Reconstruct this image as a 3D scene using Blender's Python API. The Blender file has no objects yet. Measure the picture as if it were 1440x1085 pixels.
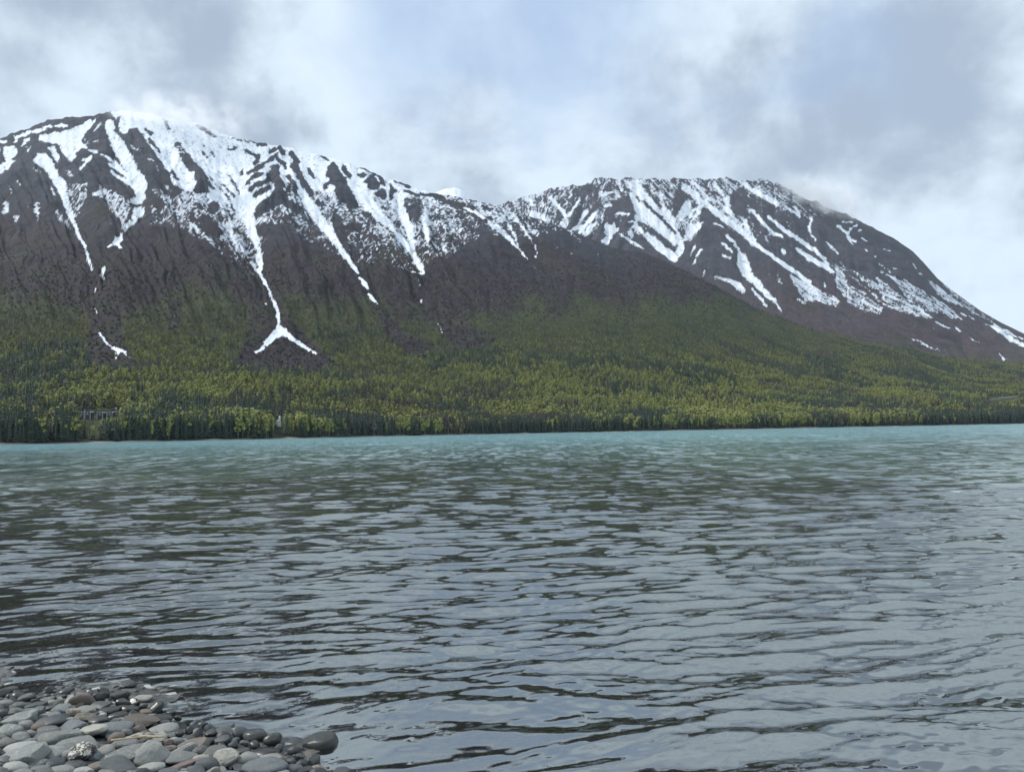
import bpy, bmesh, math, random
import numpy as np
from mathutils import Matrix, Vector, noise as mnoise

random.seed(7); RNG = np.random.default_rng(7)
sc = bpy.context.scene
C = sc.collection

# ------------------------------------------------------------------ camera
CAM_H = 1.7
HAZE = .000022
PITCH = math.radians(3.54); ROLL = math.radians(1.09)
FPX = 1048.0                                   # focal length in pixels of a 1440 px wide frame
F = np.array([0, math.cos(PITCH), math.sin(PITCH)])
U0 = np.array([0, -math.sin(PITCH), math.cos(PITCH)]); R0 = np.array([1.0, 0, 0])
RV = R0*math.cos(ROLL) - U0*math.sin(ROLL)
UV = U0*math.cos(ROLL) + R0*math.sin(ROLL)
cam_d = bpy.data.cameras.new('camera'); cam = bpy.data.objects.new('camera', cam_d); C.objects.link(cam)
cam_d.sensor_width = 36; cam_d.lens = FPX/1440*36; cam_d.clip_start = 0.05; cam_d.clip_end = 30000
cam.matrix_world = Matrix(((RV[0], UV[0], -F[0], 0), (RV[1], UV[1], -F[1], 0), (RV[2], UV[2], -F[2], CAM_H), (0, 0, 0, 1)))
sc.camera = cam

def ray(px, py):
    u = (np.asarray(px, float)-720)/FPX; v = (542.5-np.asarray(py, float))/FPX
    return F[:, None]*np.ones_like(np.atleast_1d(u)) + RV[:, None]*np.atleast_1d(u) + UV[:, None]*np.atleast_1d(v)
def proj(x, y, z):
    dz = z-CAM_H
    f = x*F[0]+y*F[1]+dz*F[2]; r = x*RV[0]+y*RV[1]+dz*RV[2]; u = x*UV[0]+y*UV[1]+dz*UV[2]
    f = np.maximum(f, .01)
    return 720+FPX*r/f, 542.5-FPX*u/f
def at_ratio(px, py):                            # (x/y, (z-h)/y) of the ray through a photo point
    d = ray(px, py); return d[0]/d[1], d[2]/d[1]
def on_plane(px, py, z=0.0):
    d = ray(px, py)[:, 0]; t = (z-CAM_H)/d[2]; return d*t + np.array([0, 0, CAM_H])

# ------------------------------------------------------------------ colour management, world, sun
sc.view_settings.view_transform = 'Standard'; sc.view_settings.look = 'None'
sc.view_settings.gamma = 1; sc.view_settings.use_curve_mapping = False
sc.view_settings.exposure = 0.30
sc.render.engine = 'CYCLES'
sc.cycles.max_bounces = 8; sc.cycles.transparent_max_bounces = 12; sc.cycles.diffuse_bounces = 2
sc.cycles.volume_bounces = 4

SUN_EL, SUN_AZ = math.radians(48), math.radians(-75)     # azimuth from +Y (into the view), negative = left
sund = np.array([math.sin(SUN_AZ)*math.cos(SUN_EL), math.cos(SUN_AZ)*math.cos(SUN_EL), math.sin(SUN_EL)])
sl = bpy.data.lights.new('sun', 'SUN'); sun = bpy.data.objects.new('sun', sl); C.objects.link(sun)
sl.energy = 2.3; sl.angle = math.radians(4); sl.color = (1, .96, .9)
sun.rotation_euler = Vector(sund).to_track_quat('Z', 'Y').to_euler()

class NT:                                        # small node helper
    def __init__(s, tree): s.t = tree; s.n = tree.nodes; s.l = tree.links; s.n.clear()
    def new(s, typ, **kw):
        n = s.n.new(typ)
        for k, v in kw.items(): setattr(n, k, v)
        return n
    def put(s, sock, v):
        if isinstance(v, bpy.types.NodeSocket): s.l.new(v, sock)
        elif v is not None: sock.default_value = v
    def math(s, op, a, b=None, c=None, clamp=False):
        n = s.new('ShaderNodeMath', operation=op, use_clamp=clamp)
        s.put(n.inputs[0], a); s.put(n.inputs[1], b); s.put(n.inputs[2], c); return n.outputs[0]
    def vmath(s, op, a, b=None, out=0):
        n = s.new('ShaderNodeVectorMath', operation=op); s.put(n.inputs[0], a)
        if op == 'SCALE': s.put(n.inputs[3], b)
        else: s.put(n.inputs[1], b)
        return n.outputs['Value'] if op in ('DOT_PRODUCT', 'LENGTH', 'DISTANCE') else n.outputs[0]
    def mix(s, f, a, b):
        n = s.new('ShaderNodeMix', data_type='RGBA'); s.put(n.inputs['Factor'], f)
        s.put(n.inputs[6], a if isinstance(a, bpy.types.NodeSocket) else (*a, 1)); s.put(n.inputs[7], b if isinstance(b, bpy.types.NodeSocket) else (*b, 1))
        return n.outputs[2]
    def ramp(s, f, lo, hi, a=0.0, b=1.0):
        n = s.new('ShaderNodeMapRange', interpolation_type='SMOOTHSTEP'); s.put(n.inputs[0], f)
        n.inputs[1].default_value = lo; n.inputs[2].default_value = hi; n.inputs[3].default_value = a; n.inputs[4].default_value = b
        return n.outputs[0]
    def noise(s, vec, scale, detail=4, rough=.55, dist=0, out=0):
        n = s.new('ShaderNodeTexNoise'); s.put(n.inputs['Vector'], vec); n.inputs['Scale'].default_value = scale
        n.inputs['Detail'].default_value = detail; n.inputs['Roughness'].default_value = rough; n.inputs['Distortion'].default_value = dist
        return n.outputs[out]
    def mapping(s, vec, scale=(1, 1, 1), rot=(0, 0, 0), loc=(0, 0, 0)):
        n = s.new('ShaderNodeMapping'); s.put(n.inputs[0], vec)
        n.inputs[1].default_value = loc; n.inputs[2].default_value = rot; n.inputs[3].default_value = scale; return n.outputs[0]

world = bpy.data.worlds.new('World'); sc.world = world; world.use_nodes = True
w = NT(world.node_tree)
BG = 0.1
sky = w.new('ShaderNodeTexSky', sky_type='NISHITA'); sky.sun_disc = False
sky.sun_elevation = SUN_EL; sky.sun_rotation = SUN_AZ
tc = w.new('ShaderNodeTexCoord').outputs['Generated']
warpn = w.noise(tc, 6.0, 5, .5, out=1)
warp = w.vmath('SCALE', w.vmath('SUBTRACT', warpn, (.5, .5, .5)), .22)
wd = w.vmath('NORMALIZE', w.vmath('ADD', tc, warp))
sep = w.new('ShaderNodeSeparateXYZ'); w.l.new(tc, sep.inputs[0])
zz = w.math('ADD', w.math('MAXIMUM', sep.outputs[2], 0.0), .28)
cmb = w.new('ShaderNodeCombineXYZ')
w.l.new(w.math('DIVIDE', sep.outputs[0], zz), cmb.inputs[0]); w.l.new(w.math('DIVIDE', sep.outputs[1], zz), cmb.inputs[1])
pl = cmb.outputs[0]
n_big = w.noise(pl, 1.7, 7, .58, .3)
n_mid = w.noise(w.mapping(pl, loc=(3, 7, 0)), 4.2, 7, .6, .2)
def blob(px, py, rad):                           # a cloud mass or gap standing in one direction of the sky
    d = ray(px, py)[:, 0]; d = d/np.linalg.norm(d)
    dt = w.vmath('DOT_PRODUCT', wd, tuple(d)); c = math.cos(math.radians(rad))
    return w.ramp(dt, c, 1.0)
def ssum(items):
    acc = None
    for wgt, s_ in items:
        t = w.math('MULTIPLY', s_, wgt); acc = t if acc is None else w.math('ADD', acc, t)
    return acc
grey = ssum([(.75, blob(200, 70, 14)), (.4, blob(60, 20, 12)), (.3, blob(300, 130, 7)), (.35, blob(385, 140, 6)), (.6, blob(1215, 150, 11)), (.35, blob(1090, 180, 6)), (.4, blob(1380, 130, 9)),
             (.35, blob(1190, 265, 7)), (.35, blob(1380, 330, 7)), (.2, blob(640, 210, 8)), (.3, blob(860, 170, 7)), (.3, blob(1350, 400, 4)),
             (-.35, blob(110, 110, 6)), (-.3, blob(460, 60, 10)), (-.3, blob(480, 170, 8)), (-.35, blob(20, 170, 7)), (-.35, blob(1180, 230, 7)), (-.4, blob(1300, 420, 9)), (-.3, blob(780, 230, 6))])
n_dir = w.noise(tc, 8.0, 9, .6, .15)
gf = w.math('ADD', w.math('ADD', w.math('ADD', grey, w.math('MULTIPLY', w.math('SUBTRACT', n_dir, .5), 2.8)), w.math('MULTIPLY', w.math('SUBTRACT', n_mid, .5), 1.5)), w.math('MULTIPLY', w.math('SUBTRACT', n_big, .5), .9))
gfac = w.ramp(gf, -.35, 1.15)
blue = ssum([(.9, blob(700, -20, 17)), (.5, blob(1060, 40, 12)), (.3, blob(900, 120, 12)), (-.35, blob(960, 30, 8)), (.5, blob(1290, 10, 10))])
bf = w.math('ADD', blue, w.math('MULTIPLY', w.math('SUBTRACT', n_big, .5), 1.6))
bfac = w.ramp(bf, .35, 1.25, 0, .85)
k = 1/BG
cl_bright = tuple(v*k for v in (.640, .748, .850)); cl_grey = tuple(v*k for v in (.335, .412, .520))
clouds = w.mix(gfac, cl_bright, cl_grey)
skyc = w.mix(.72, sky.outputs[0], tuple(v*k for v in (.400, .540, .780)))       # thin high veil over the blue
final = w.mix(bfac, clouds, skyc)
bg = w.new('ShaderNodeBackground'); bg.inputs[1].default_value = BG; w.l.new(final, bg.inputs[0])
w.l.new(bg.outputs[0], w.new('ShaderNodeOutputWorld').inputs[0])

# ------------------------------------------------------------------ helpers
def tag(o, label=None, cat=None, group=None, kind=None):
    if label: o['label'] = label
    if cat: o['category'] = cat
    if group: o['group'] = group
    if kind: o['kind'] = kind
    return o
def link(name, me, mat=None, parent=None):
    o = bpy.data.objects.new(name, me); C.objects.link(o)
    if mat: me.materials.append(mat)
    if parent: o.parent = parent
    return o
def empty(name, loc, rz=0):
    o = bpy.data.objects.new(name, None); C.objects.link(o); o.location = loc; o.rotation_euler = (0, 0, rz); o.empty_display_size = .5
    return o
def grid_mesh(name, X, Y, Z, attrs=None, smooth=True):
    n, m = X.shape
    me = bpy.data.meshes.new(name)
    idx = np.arange(n*m).reshape(n, m)
    q = np.stack([idx[:-1, :-1], idx[:-1, 1:], idx[1:, 1:], idx[1:, :-1]], -1).reshape(-1, 4)
    me.vertices.add(n*m); me.vertices.foreach_set('co', np.stack([X, Y, Z], -1).astype(np.float32).ravel())
    me.loops.add(q.size); me.loops.foreach_set('vertex_index', q.ravel().astype(np.int32))
    me.polygons.add(len(q)); me.polygons.foreach_set('loop_start', np.arange(0, q.size, 4, dtype=np.int32))
    me.polygons.foreach_set('use_smooth', np.full(len(q), smooth))
    me.update(calc_edges=True)
    for k_, v in (attrs or {}).items():
        a = me.attributes.new(k_, 'FLOAT', 'POINT'); a.data.foreach_set('value', v.astype(np.float32).ravel())
    return me
def pymesh(name, v, f, smooth=False):
    me = bpy.data.meshes.new(name); me.from_pydata([tuple(p) for p in v], [], f)
    if smooth: me.polygons.foreach_set('use_smooth', [True]*len(me.polygons))
    me.update(); return me

def vnoise(x, y, seed=0):
    xi = np.floor(x).astype(np.int64); yi = np.floor(y).astype(np.int64); fx = x-xi; fy = y-yi
    fx = fx*fx*fx*(fx*(fx*6-15)+10); fy = fy*fy*fy*(fy*(fy*6-15)+10)
    def hsh(a, b):
        h = (a*374761393 + b*668265263 + seed*974634777) & 0xFFFFFFFF
        h = ((h ^ (h >> 13))*1274126177) & 0xFFFFFFFF; h = h ^ (h >> 16)
        return (h & 0xFFFFFF)/float(0xFFFFFF)
    a = hsh(xi, yi); b = hsh(xi+1, yi); c = hsh(xi, yi+1); d = hsh(xi+1, yi+1)
    return ((a*(1-fx)+b*fx)*(1-fy) + (c*(1-fx)+d*fx)*fy)*2-1
def fbm(x, y, oct=4, seed=0, gain=.5):
    s = 0; a = 1; t = 0
    for i in range(oct):
        s = s + a*vnoise(x*2**i+i*17.3, y*2**i-i*9.1, seed+i); t += a; a *= gain
    return s/t
def sstep(x, a, b): t = np.clip((x-a)/(b-a), 0, 1); return t*t*(3-2*t)

# ------------------------------------------------------------------ snow cover of the mountains: a traced coverage map
CX0, CY0, CW, CH = -60, 130, 1560, 420
gy, gx = np.mgrid[0:CH, 0:CW]; gx = gx+CX0+.5; gy = gy+CY0+.5
class Cover:
    def __init__(s, base, thin=.95): s.m = base.copy(); s.thin = thin; s.tile(0, 0, 1)
    def tile(s, ox, oy, k_): s.o = (ox, oy, k_)
    def tr(s, p): return [(x/s.o[2]+s.o[0], y/s.o[2]+s.o[1]) for x, y in p]
    def poly(s, val, pts):
        P = s.tr(pts); xs = [p[0] for p in P]; ys = [p[1] for p in P]
        x0 = max(0, int(min(xs)-CX0-1)); x1 = min(CW, int(max(xs)-CX0+2)); y0 = max(0, int(min(ys)-CY0-1)); y1 = min(CH, int(max(ys)-CY0+2))
        if x0 >= x1 or y0 >= y1: return
        X = gx[y0:y1, x0:x1]; Y = gy[y0:y1, x0:x1]; ins = np.zeros(X.shape, bool)
        for i in range(len(P)):
            (ax, ay), (bx, by) = P[i-1], P[i]
            if ay == by: continue
            ins ^= ((ay > Y) != (by > Y)) & (X < (bx-ax)*(Y-ay)/(by-ay)+ax)
        s.m[y0:y1, x0:x1] = np.where(ins, val, s.m[y0:y1, x0:x1])
    def line(s, val, pts, wd=10):                # half widths in tile pixels, either one for all or as a third coordinate
        for i in range(len(pts)-1):
            a, b = pts[i], pts[i+1]
            wa = (a[2] if len(a) > 2 else wd)/s.o[2]*s.thin; wb = (b[2] if len(b) > 2 else wd)/s.o[2]*s.thin; vv = val*1.9 if val > .4 and min(wa, wb) < 2.0 else val
            (ax, ay), (bx, by) = s.tr([a[:2], b[:2]]); mw = max(wa, wb)+2
            x0 = max(0, int(min(ax, bx)-mw-CX0)); x1 = min(CW, int(max(ax, bx)+mw-CX0+1)); y0 = max(0, int(min(ay, by)-mw-CY0)); y1 = min(CH, int(max(ay, by)+mw-CY0+1))
            if x0 >= x1 or y0 >= y1: continue
            X = gx[y0:y1, x0:x1]; Y = gy[y0:y1, x0:x1]; L = (bx-ax)**2+(by-ay)**2+1e-6
            t = np.clip(((X-ax)*(bx-ax)+(Y-ay)*(by-ay))/L, 0, 1); d = np.hypot(X-ax-t*(bx-ax), Y-ay-t*(by-ay))
            ww = wa+(wb-wa)*t
            k_ = np.clip(ww-d+.6, 0, 1)
            s.m[y0:y1, x0:x1] = s.m[y0:y1, x0:x1]*(1-k_)+vv*k_
    def at(s, arr, x, y):
        fx = np.clip(x-CX0-.5, 0, CW-1.001); fy = np.clip(y-CY0-.5, 0, CH-1.001); i = fx.astype(int); j = fy.astype(int); u = fx-i; v = fy-j
        return (arr[j, i]*(1-u)+arr[j, i+1]*u)*(1-v)+(arr[j+1, i]*(1-u)+arr[j+1, i+1]*u)*v
def blur(a, r):
    kx = np.exp(-.5*(np.arange(-3*r, 3*r+1)/r)**2); kx /= kx.sum(); n = len(kx)//2
    p = np.pad(a, n, mode='edge')
    p = sum(kx[i]*p[i:i+a.shape[0], :] for i in range(len(kx)))
    return sum(kx[i]*p[:, i:i+a.shape[1]] for i in range(len(kx)))

W, D = .85, -.75
lowx = [-60, 0, 60, 110, 170, 240, 270, 300, 340, 365, 372, 400, 430, 470, 500, 540, 580, 610, 640, 680, 720, 800, 900]
lowy = [305, 310, 330, 332, 330, 326, 336, 352, 378, 398, 340, 318, 338, 358, 370, 368, 384, 362, 362, 328, 335, 325, 350]
upx = [-60, 195, 215, 300, 350, 400, 480, 560, 620, 660, 720]
upy = [100, 100, 250, 280, 300, 262, 272, 280, 268, 262, 270]
Lw = np.interp(gx, lowx, lowy); Up = np.interp(gx, upx, upy)
base = np.where(gy < Up, .8, .34-.55*(gy-Up)/np.maximum(Lw-Up, 5))
base = np.where(gx < 212, -.62, base)
base = np.where((gx > 640), np.minimum(base, .0), base)
base = np.where(gy > Lw, -.5-(gy-Lw)/12*1.0, base)
base = np.maximum(base, -1.7)
N = Cover(base)
N.tile(0, 150, 6)
N.poly(W, [(340,230),(470,215),(600,190),(740,120),(830,85),(780,160),(720,230),(690,290),(740,350),(850,380),(800,400),(700,345),(650,390),(630,460),(600,470),(540,410),(490,320),(400,300),(330,290)])
N.poly(W, [(320,395),(380,380),(420,420),(450,480),(500,580),(560,640),(560,720),(570,800),(610,920),(660,1010),(660,1080),(640,1080),(600,960),(540,850),(500,740),(450,650),(400,570),(340,510),(280,460)])
N.poly(W, [(400,340),(450,320),(490,380),(510,440),(490,480),(440,420)])
N.poly(W, [(30,330),(100,330),(160,370),(150,400),(80,460),(60,460),(30,420)])
N.poly(W, [(110,290),(160,280),(150,300),(110,310)]); N.poly(W, [(200,270),(265,250),(230,310),(200,330),(130,350),(180,320)])
N.poly(W, [(0,490),(60,450),(140,455),(60,530),(0,575),(-200,640),(-200,520)])
N.poly(.4, [(-300,250),(0,330),(0,400),(-300,500)])
N.line(W, [(130,262),(250,215),(330,200),(430,158)], 16); N.line(W, [(470,165),(560,155)], 12); N.line(W, [(-60,300),(60,290)], 10)
N.poly(W, [(900,100),(960,110),(970,200),(1050,300),(1100,380),(1150,480),(1170,530),(1240,550),(1250,620),(1230,760),(1200,820),(1120,830),(1090,780),(1140,760),(1120,690),(1080,660),(1020,600),(1080,600),(1060,540),(960,390),(910,260),(885,180)])
N.line(W, [(860,400),(960,460),(1020,520),(1080,590)], 13); N.line(W, [(920,480),(1000,530),(1060,580)], 10); N.line(W, [(940,550),(1010,600),(1080,650)], 12)
N.poly(W, [(930,40),(960,20),(1150,20),(1440,40),(1440,480),(1380,520),(1330,420),(1280,360),(1220,280),(1190,220),(1150,175),(1090,185),(1060,230),(1000,200),(970,110)])
N.poly(D, [(1060,300),(1110,270),(1080,200),(1150,180),(1200,250),(1260,360),(1330,430),(1380,520),(1440,560),(1440,680),(1300,680),(1230,600),(1160,520),(1140,440),(1080,360)])
N.line(.3, [(1120,340),(1190,370)], 12); N.line(.3, [(1250,420),(1300,450)], 14); N.line(.2, [(1310,480),(1330,520)], 10); N.line(.2, [(1380,570),(1440,640)], 12)
N.line(D, [(1000,95),(985,150),(975,200)], 12)
N.poly(.1, [(560,640),(640,640),(740,640),(740,760),(690,850),(660,940),(600,900),(570,780)])
N.poly(.28, [(760,720),(830,700),(840,650),(880,680),(930,700),(990,730),(1100,800),(1110,860),(1050,980),(960,920),(900,830),(880,770),(780,760)])
N.poly(.5, [(1130,850),(1220,830),(1220,900),(1130,1000),(1050,1040),(1030,1010),(1100,960)])
N.poly(.5, [(40,790),(80,800),(80,880),(20,940),(10,900)]); N.poly(.2, [(280,810),(340,800),(330,970),(310,960),(280,860)]); N.poly(.2, [(110,920),(180,900),(150,980),(120,970)])
N.poly(.2, [(440,880),(500,870),(570,960),(610,1050),(540,1000)]); N.poly(.5, [(415,660),(450,690),(480,770),(440,740)]); N.poly(.5, [(280,505),(340,540),(340,560),(290,540)])
N.poly(.2, [(540,540),(600,530),(640,590),(560,590)]); N.line(W, [(665,540),(785,410)], 8); N.line(.5, [(700,450),(740,435)], 12)
N.line(.4, [(80,670),(100,720)], 12); N.line(.4, [(150,630),(170,660)], 12); N.line(.4, [(790,300),(830,290)], 10); N.line(.4, [(720,280),(740,310)], 12); N.line(.4, [(800,200),(870,130)], 14); N.line(.5, [(250,360),(220,380)], 7); N.line(.3, [(200,360),(300,300)], 8)
N.tile(200, 150, 6)
N.poly(D, [(0,240),(60,340),(110,390),(160,470),(220,560),(250,650),(340,720),(280,750),(200,740),(150,690),(80,690),(20,600),(60,560),(0,520)])
N.line(.4, [(50,440),(100,450)], 14); N.line(.3, [(120,490),(135,530)], 12); N.line(.3, [(170,650),(230,690)], 14)
N.poly(D, [(310,390),(400,400),(440,470),(510,530),(560,610),(615,690),(600,705),(540,650),(570,720),(500,730),(440,720),(430,690),(460,640),(430,600),(450,540),(400,545),(350,470)])
N.poly(-.15, [(260,300),(300,290),(350,350),(380,390),(310,380)])
N.poly(D, [(30,720),(80,720),(190,800),(180,850),(100,850),(40,790)])
N.poly(D, [(1100,480),(1150,480),(1160,590),(1220,660),(1180,690),(1240,750),(1190,740),(1330,870),(1200,820),(1100,850),(950,950),(920,870),(1000,800),(1100,740),(1120,680),(1060,600)])
for p, wd in (([(890,560),(1000,500),(1100,430)], 15), ([(890,640),(930,590),(1010,560)], 15), ([(910,700),(980,650),(1050,630),(1070,560)], 20), ([(940,750),(1010,710),(1070,680)], 18),
              ([(890,370),(920,400),(960,420)], 14), ([(950,480),(980,420)], 18), ([(970,320),(1040,320)], 12), ([(1070,390),(1120,360)], 16), ([(1160,340),(1190,390)], 20), ([(1130,400),(1140,440),(1190,480),(1210,530)], 14),
              ([(1255,395),(1295,440),(1300,520)], 20), ([(1270,500),(1330,580),(1370,650),(1410,740)], 26), ([(1230,590),(1300,670),(1320,740),(1355,790)], 14), ([(1240,660),(1240,710)], 15), ([(1400,520),(1440,580)], 12),
              ([(560,580),(640,680),(720,760),(780,880)], 5), ([(690,660),(760,740),(840,860)], 7), ([(730,580),(790,670),(820,750)], 6), ([(240,540),(310,630)], 8), ([(835,545),(840,575)], 9), ([(50,270),(150,385)], 10), ([(400,720),(420,740)], 8)):
    N.line(D, p, wd)
for p, wd in (([(470,160),(520,190),(610,245)], 15), ([(760,272),(860,282),(960,302)], 10), ([(740,360),(800,350)], 14), ([(510,380),(540,430)], 12), ([(580,380),(610,420)], 10), ([(30,200),(80,230)], 14), ([(180,110),(230,190)], 12), ([(520,330),(530,340)], 9)):
    N.line(-.2, p, wd)
N.poly(D, [(560,820),(620,810),(640,860),(600,900),(560,870)]); N.poly(D, [(480,930),(570,920),(620,990),(680,1060),(700,1080),(520,1080),(490,1000)]); N.poly(D, [(640,900),(700,960),(690,1000),(640,950)])
N.poly(-.9, [(0,1000),(130,990),(300,1030),(460,1110),(460,1300),(0,1300)]); N.poly(-.9, [(950,1000),(1100,990),(1200,1000),(1260,1080),(950,1080)]); N.line(D, [(410,900),(430,960)], 18); N.line(D, [(460,820),(500,860)], 14)
N.tile(400, 200, 6)
N.poly(D, [(390,170),(420,160),(450,210),(500,290),(550,370),(570,440),(630,520),(620,550),(540,560),(520,520),(460,490),(440,420),(410,410),(430,370),(360,350),(380,300),(350,290),(360,220)])
N.poly(D, [(770,260),(820,290),(860,340),(860,370),(800,350),(790,400),(730,400),(690,390),(700,350),(660,340),(720,290)]); N.poly(D, [(750,440),(820,390),(850,400),(865,470),(820,475)]); N.poly(D, [(885,340),(940,400),(910,480),(880,460),(890,400)])
N.line(W, [(770,285),(790,320)], 9)
for p, wd in (([(490,210),(540,270),(600,330)], 16), ([(640,210),(740,260)], 8), ([(630,275),(680,280)], 14), ([(930,325),(1010,350),(1060,380)], 12), ([(1010,410),(1100,440),(1240,440),(1440,540)], 11),
              ([(340,380),(370,350)], 16), ([(60,90),(110,160),(100,200)], 16), ([(70,200),(120,260),(150,330),(190,370),(220,440)], 22), ([(30,290),(100,390),(150,490)], 13), ([(200,220),(250,300)], 12), ([(40,360),(40,400)], 14),
              ([(270,500),(300,520)], 18), ([(680,610),(740,610)], 16), ([(300,115),(370,145)], 9), ([(0,480),(110,570)], 22), ([(430,640),(430,720)], 28)):
    N.line(D, p, wd)
N.poly(-.55, [(400,720),(560,680),(640,690),(660,740),(560,760),(500,850),(640,900),(560,960),(480,880)])
N.poly(-.2, [(1000,470),(1160,480),(1180,640),(1060,700),(1010,600)])
N.line(W, [(150,420,40),(250,600,45),(380,760,40),(480,900,24),(540,990,18),(600,1070,16)])
N.line(W, [(600,330,50),(700,500,55),(800,620,40),(900,720,20),(1000,840,13),(1080,930,16),(1120,1010,24),(1150,1070,12)])
N.line(W, [(970,430,34),(980,560,34),(1050,720,34),(1080,850,20),(1090,930,16)]); N.line(.4, [(1200,540,34),(1190,700,26),(1200,820,12)])
N.tile(560, 250, 6)
N.line(D, [(300,140),(420,200),(560,250),(700,340),(760,360)], 18)
N.poly(.22, [(540,190),(800,220),(1000,310),(1040,380),(760,370),(650,290)]); N.poly(D, [(590,220),(650,240),(660,280),(600,265)]); N.line(W, [(560,250),(650,300),(720,340)], 9)
N.line(D, [(700,240),(780,270)], 12); N.line(D, [(760,340),(790,350)], 12)
N.poly(.2, [(330,140),(470,150),(540,190),(560,230),(420,180)])
N.line(.6, [(760,380,20),(850,430,28),(920,500,22),(1000,580,12),(1060,650,14),(1100,700,7)]); N.line(.5, [(930,400),(980,480),(1020,570)], 7); N.line(.55, [(1000,360),(1080,460),(1120,520),(1165,600),(1160,690)], 9)
N.line(.3, [(1090,400),(1130,440),(1180,480)], 18); N.line(.8, [(1135,745),(1165,770)], 6)
N.line(W, [(0,490,10),(120,620,15),(150,700,28),(200,750,14),(210,800,14),(190,820,7)]); N.line(.6, [(120,800),(190,805)], 6); N.line(W, [(170,850),(185,920)], 6); N.line(W, [(185,1020),(205,1050)], 9)
N.line(.5, [(230,330,36),(220,430,22),(250,530,10)]); N.line(.6, [(175,550),(200,520)], 6); N.line(.6, [(385,600),(405,620)], 9); N.line(.3, [(440,470),(530,430)], 14); N.line(.3, [(450,370),(540,340)], 14); N.line(.4, [(310,560),(330,590)], 9)
N.tile(700, 240, 6)
N.line(.4, [(600,500),(700,600)], 9); N.line(.5, [(500,640),(490,665)], 9); N.line(.6, [(615,700),(635,700)], 8); N.line(.5, [(855,690),(850,712)], 8); N.line(.2, [(750,640),(830,660)], 7); N.line(.2, [(1110,710),(1170,740)], 7)
N.tile(240, 300, 5.1667)
N.line(W, [(540,-60,90),(565,20,48),(600,150,26),(640,270,16),(660,380,16),(650,430,8),(680,500,14),(715,550,6),(722,590,13),(760,660,16),(775,720,20),(785,800,14)])
N.line(W, [(785,800,14),(790,870,42)]); N.line(W, [(770,870,36),(720,920,28),(650,990,16),(610,1015,8)]); N.line(W, [(820,850,24),(880,910,24),(960,960,16),(1065,1025,7)])
N.line(.7, [(580,360),(640,430)], 7); N.line(W, [(685,655),(695,665)], 7); N.line(.45, [(380,80,28),(450,170,22),(500,250,18),(540,290,14)]); N.line(.4, [(150,80,18),(250,160,10),(340,250,6)]); N.line(.3, [(610,300,16),(640,370,10)])
N.tile(0, 300, 5.1667)
N.line(W, [(510,0,18),(560,120,14),(610,230,15),(650,350,13),(670,420,6)]); N.line(W, [(690,545),(692,560)], 9); N.line(W, [(690,685),(710,735)], 7)
N.line(W, [(725,870,11),(770,940,8),(820,980,10),(860,990,18),(840,1050,10)]); N.line(W, [(860,990,15),(915,1010,6)]); N.line(.7, [(905,1020,6),(950,1050,6)]); N.line(.7, [(715,820),(717,828)], 6)
N.line(.8, [(875,150),(880,165)], 8); N.line(W, [(840,190,16),(870,190,20),(850,210,22)]); N.line(W, [(780,245,7),(830,215,14),(880,250,9)]); N.line(W, [(780,380,7),(740,420,18),(735,450,13),(765,485,6)])
N.line(.6, [(890,60),(900,120)], 15); N.line(.6, [(930,80,22),(1040,0,20)])
N.tile(480, 340, 6)
N.line(W, [(0,70,28),(60,160,18),(120,240,18),(150,270,9)]); N.line(W, [(150,300,10),(200,360,26),(220,400,8)]); N.line(W, [(230,440,16),(270,490,11),(335,545,5)])
N.line(.7, [(710,560),(810,680)], 5); N.line(W, [(815,690,7),(855,770,8)]); N.line(W, [(670,480,10),(685,510,8)])
nearM = blur(N.m, 1); nearB = blur(np.clip(N.m, -.8, .8), 7)

bf_ = np.where(gx < 1110, .06, -.24); bf_ = np.where(gy > np.interp(gx, [700,850,900,1000,1100,1200,1440],[330,330,330,345,330,290,330]), -.75, bf_)
bf_ = np.where(gy > np.interp(gx, [700,1100,1200,1300,1440],[500,440,440,465,495]), -1.6, bf_)
G = Cover(bf_, .82)
G.tile(700, 240, 6)
G.poly(-.5, [(900,310),(1100,210),(1140,300),(1160,390),(1120,480),(1000,540),(930,620),(780,560),(850,470),(900,400)])
G.poly(-.3, [(500,250),(700,120),(830,130),(880,300),(760,400),(600,500),(480,440)])
G.poly(W, [(1100,90),(1180,80),(1240,180),(1280,280),(1400,420),(1440,500),(1440,740),(1280,600),(1200,520),(1140,470),(1170,380),(1140,280),(1110,200),(1140,180)])
G.line(-.5, [(1180,230),(1280,290),(1370,380),(1440,460)], 16); G.poly(-.5, [(1180,430),(1300,470),(1440,580),(1440,680),(1300,560),(1200,480)])
G.poly(W, [(905,430),(960,460),(1000,420),(980,480),(1040,480),(970,560),(930,630),(870,600),(910,560)]); G.poly(W, [(1080,510),(1130,500),(1150,550),(1120,570)]); G.line(W, [(1050,545),(1130,600),(1220,660)], 15)
for p, wd in (([(650,490),(700,420),(750,340)], 12), ([(690,520),(760,420),(830,350)], 11), ([(720,540),(800,450)], 7), ([(740,550),(830,440)], 6), ([(600,380),(650,300),(690,240)], 7), ([(560,300),(620,190)], 5),
              ([(430,220),(520,310),(580,380),(570,460)], 12), ([(250,230),(300,290)], 10), ([(540,440),(570,470)], 20), ([(1000,360),(1100,360)], 9), ([(900,300),(960,290)], 7), ([(1100,430),(1130,425)], 9), ([(880,210),(960,180)], 9)):
    G.line(.75, p, wd)
G.poly(.7, [(270,340),(330,350),(400,370),(440,390),(440,440),(340,420),(270,380)]); G.poly(.6, [(540,430),(590,400),(600,470),(540,460)])
G.tile(900, 240, 6)
G.poly(W, [(0,100),(40,170),(150,260),(200,280),(280,400),(320,500),(380,640),(310,790),(190,710),(0,530)])
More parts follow.
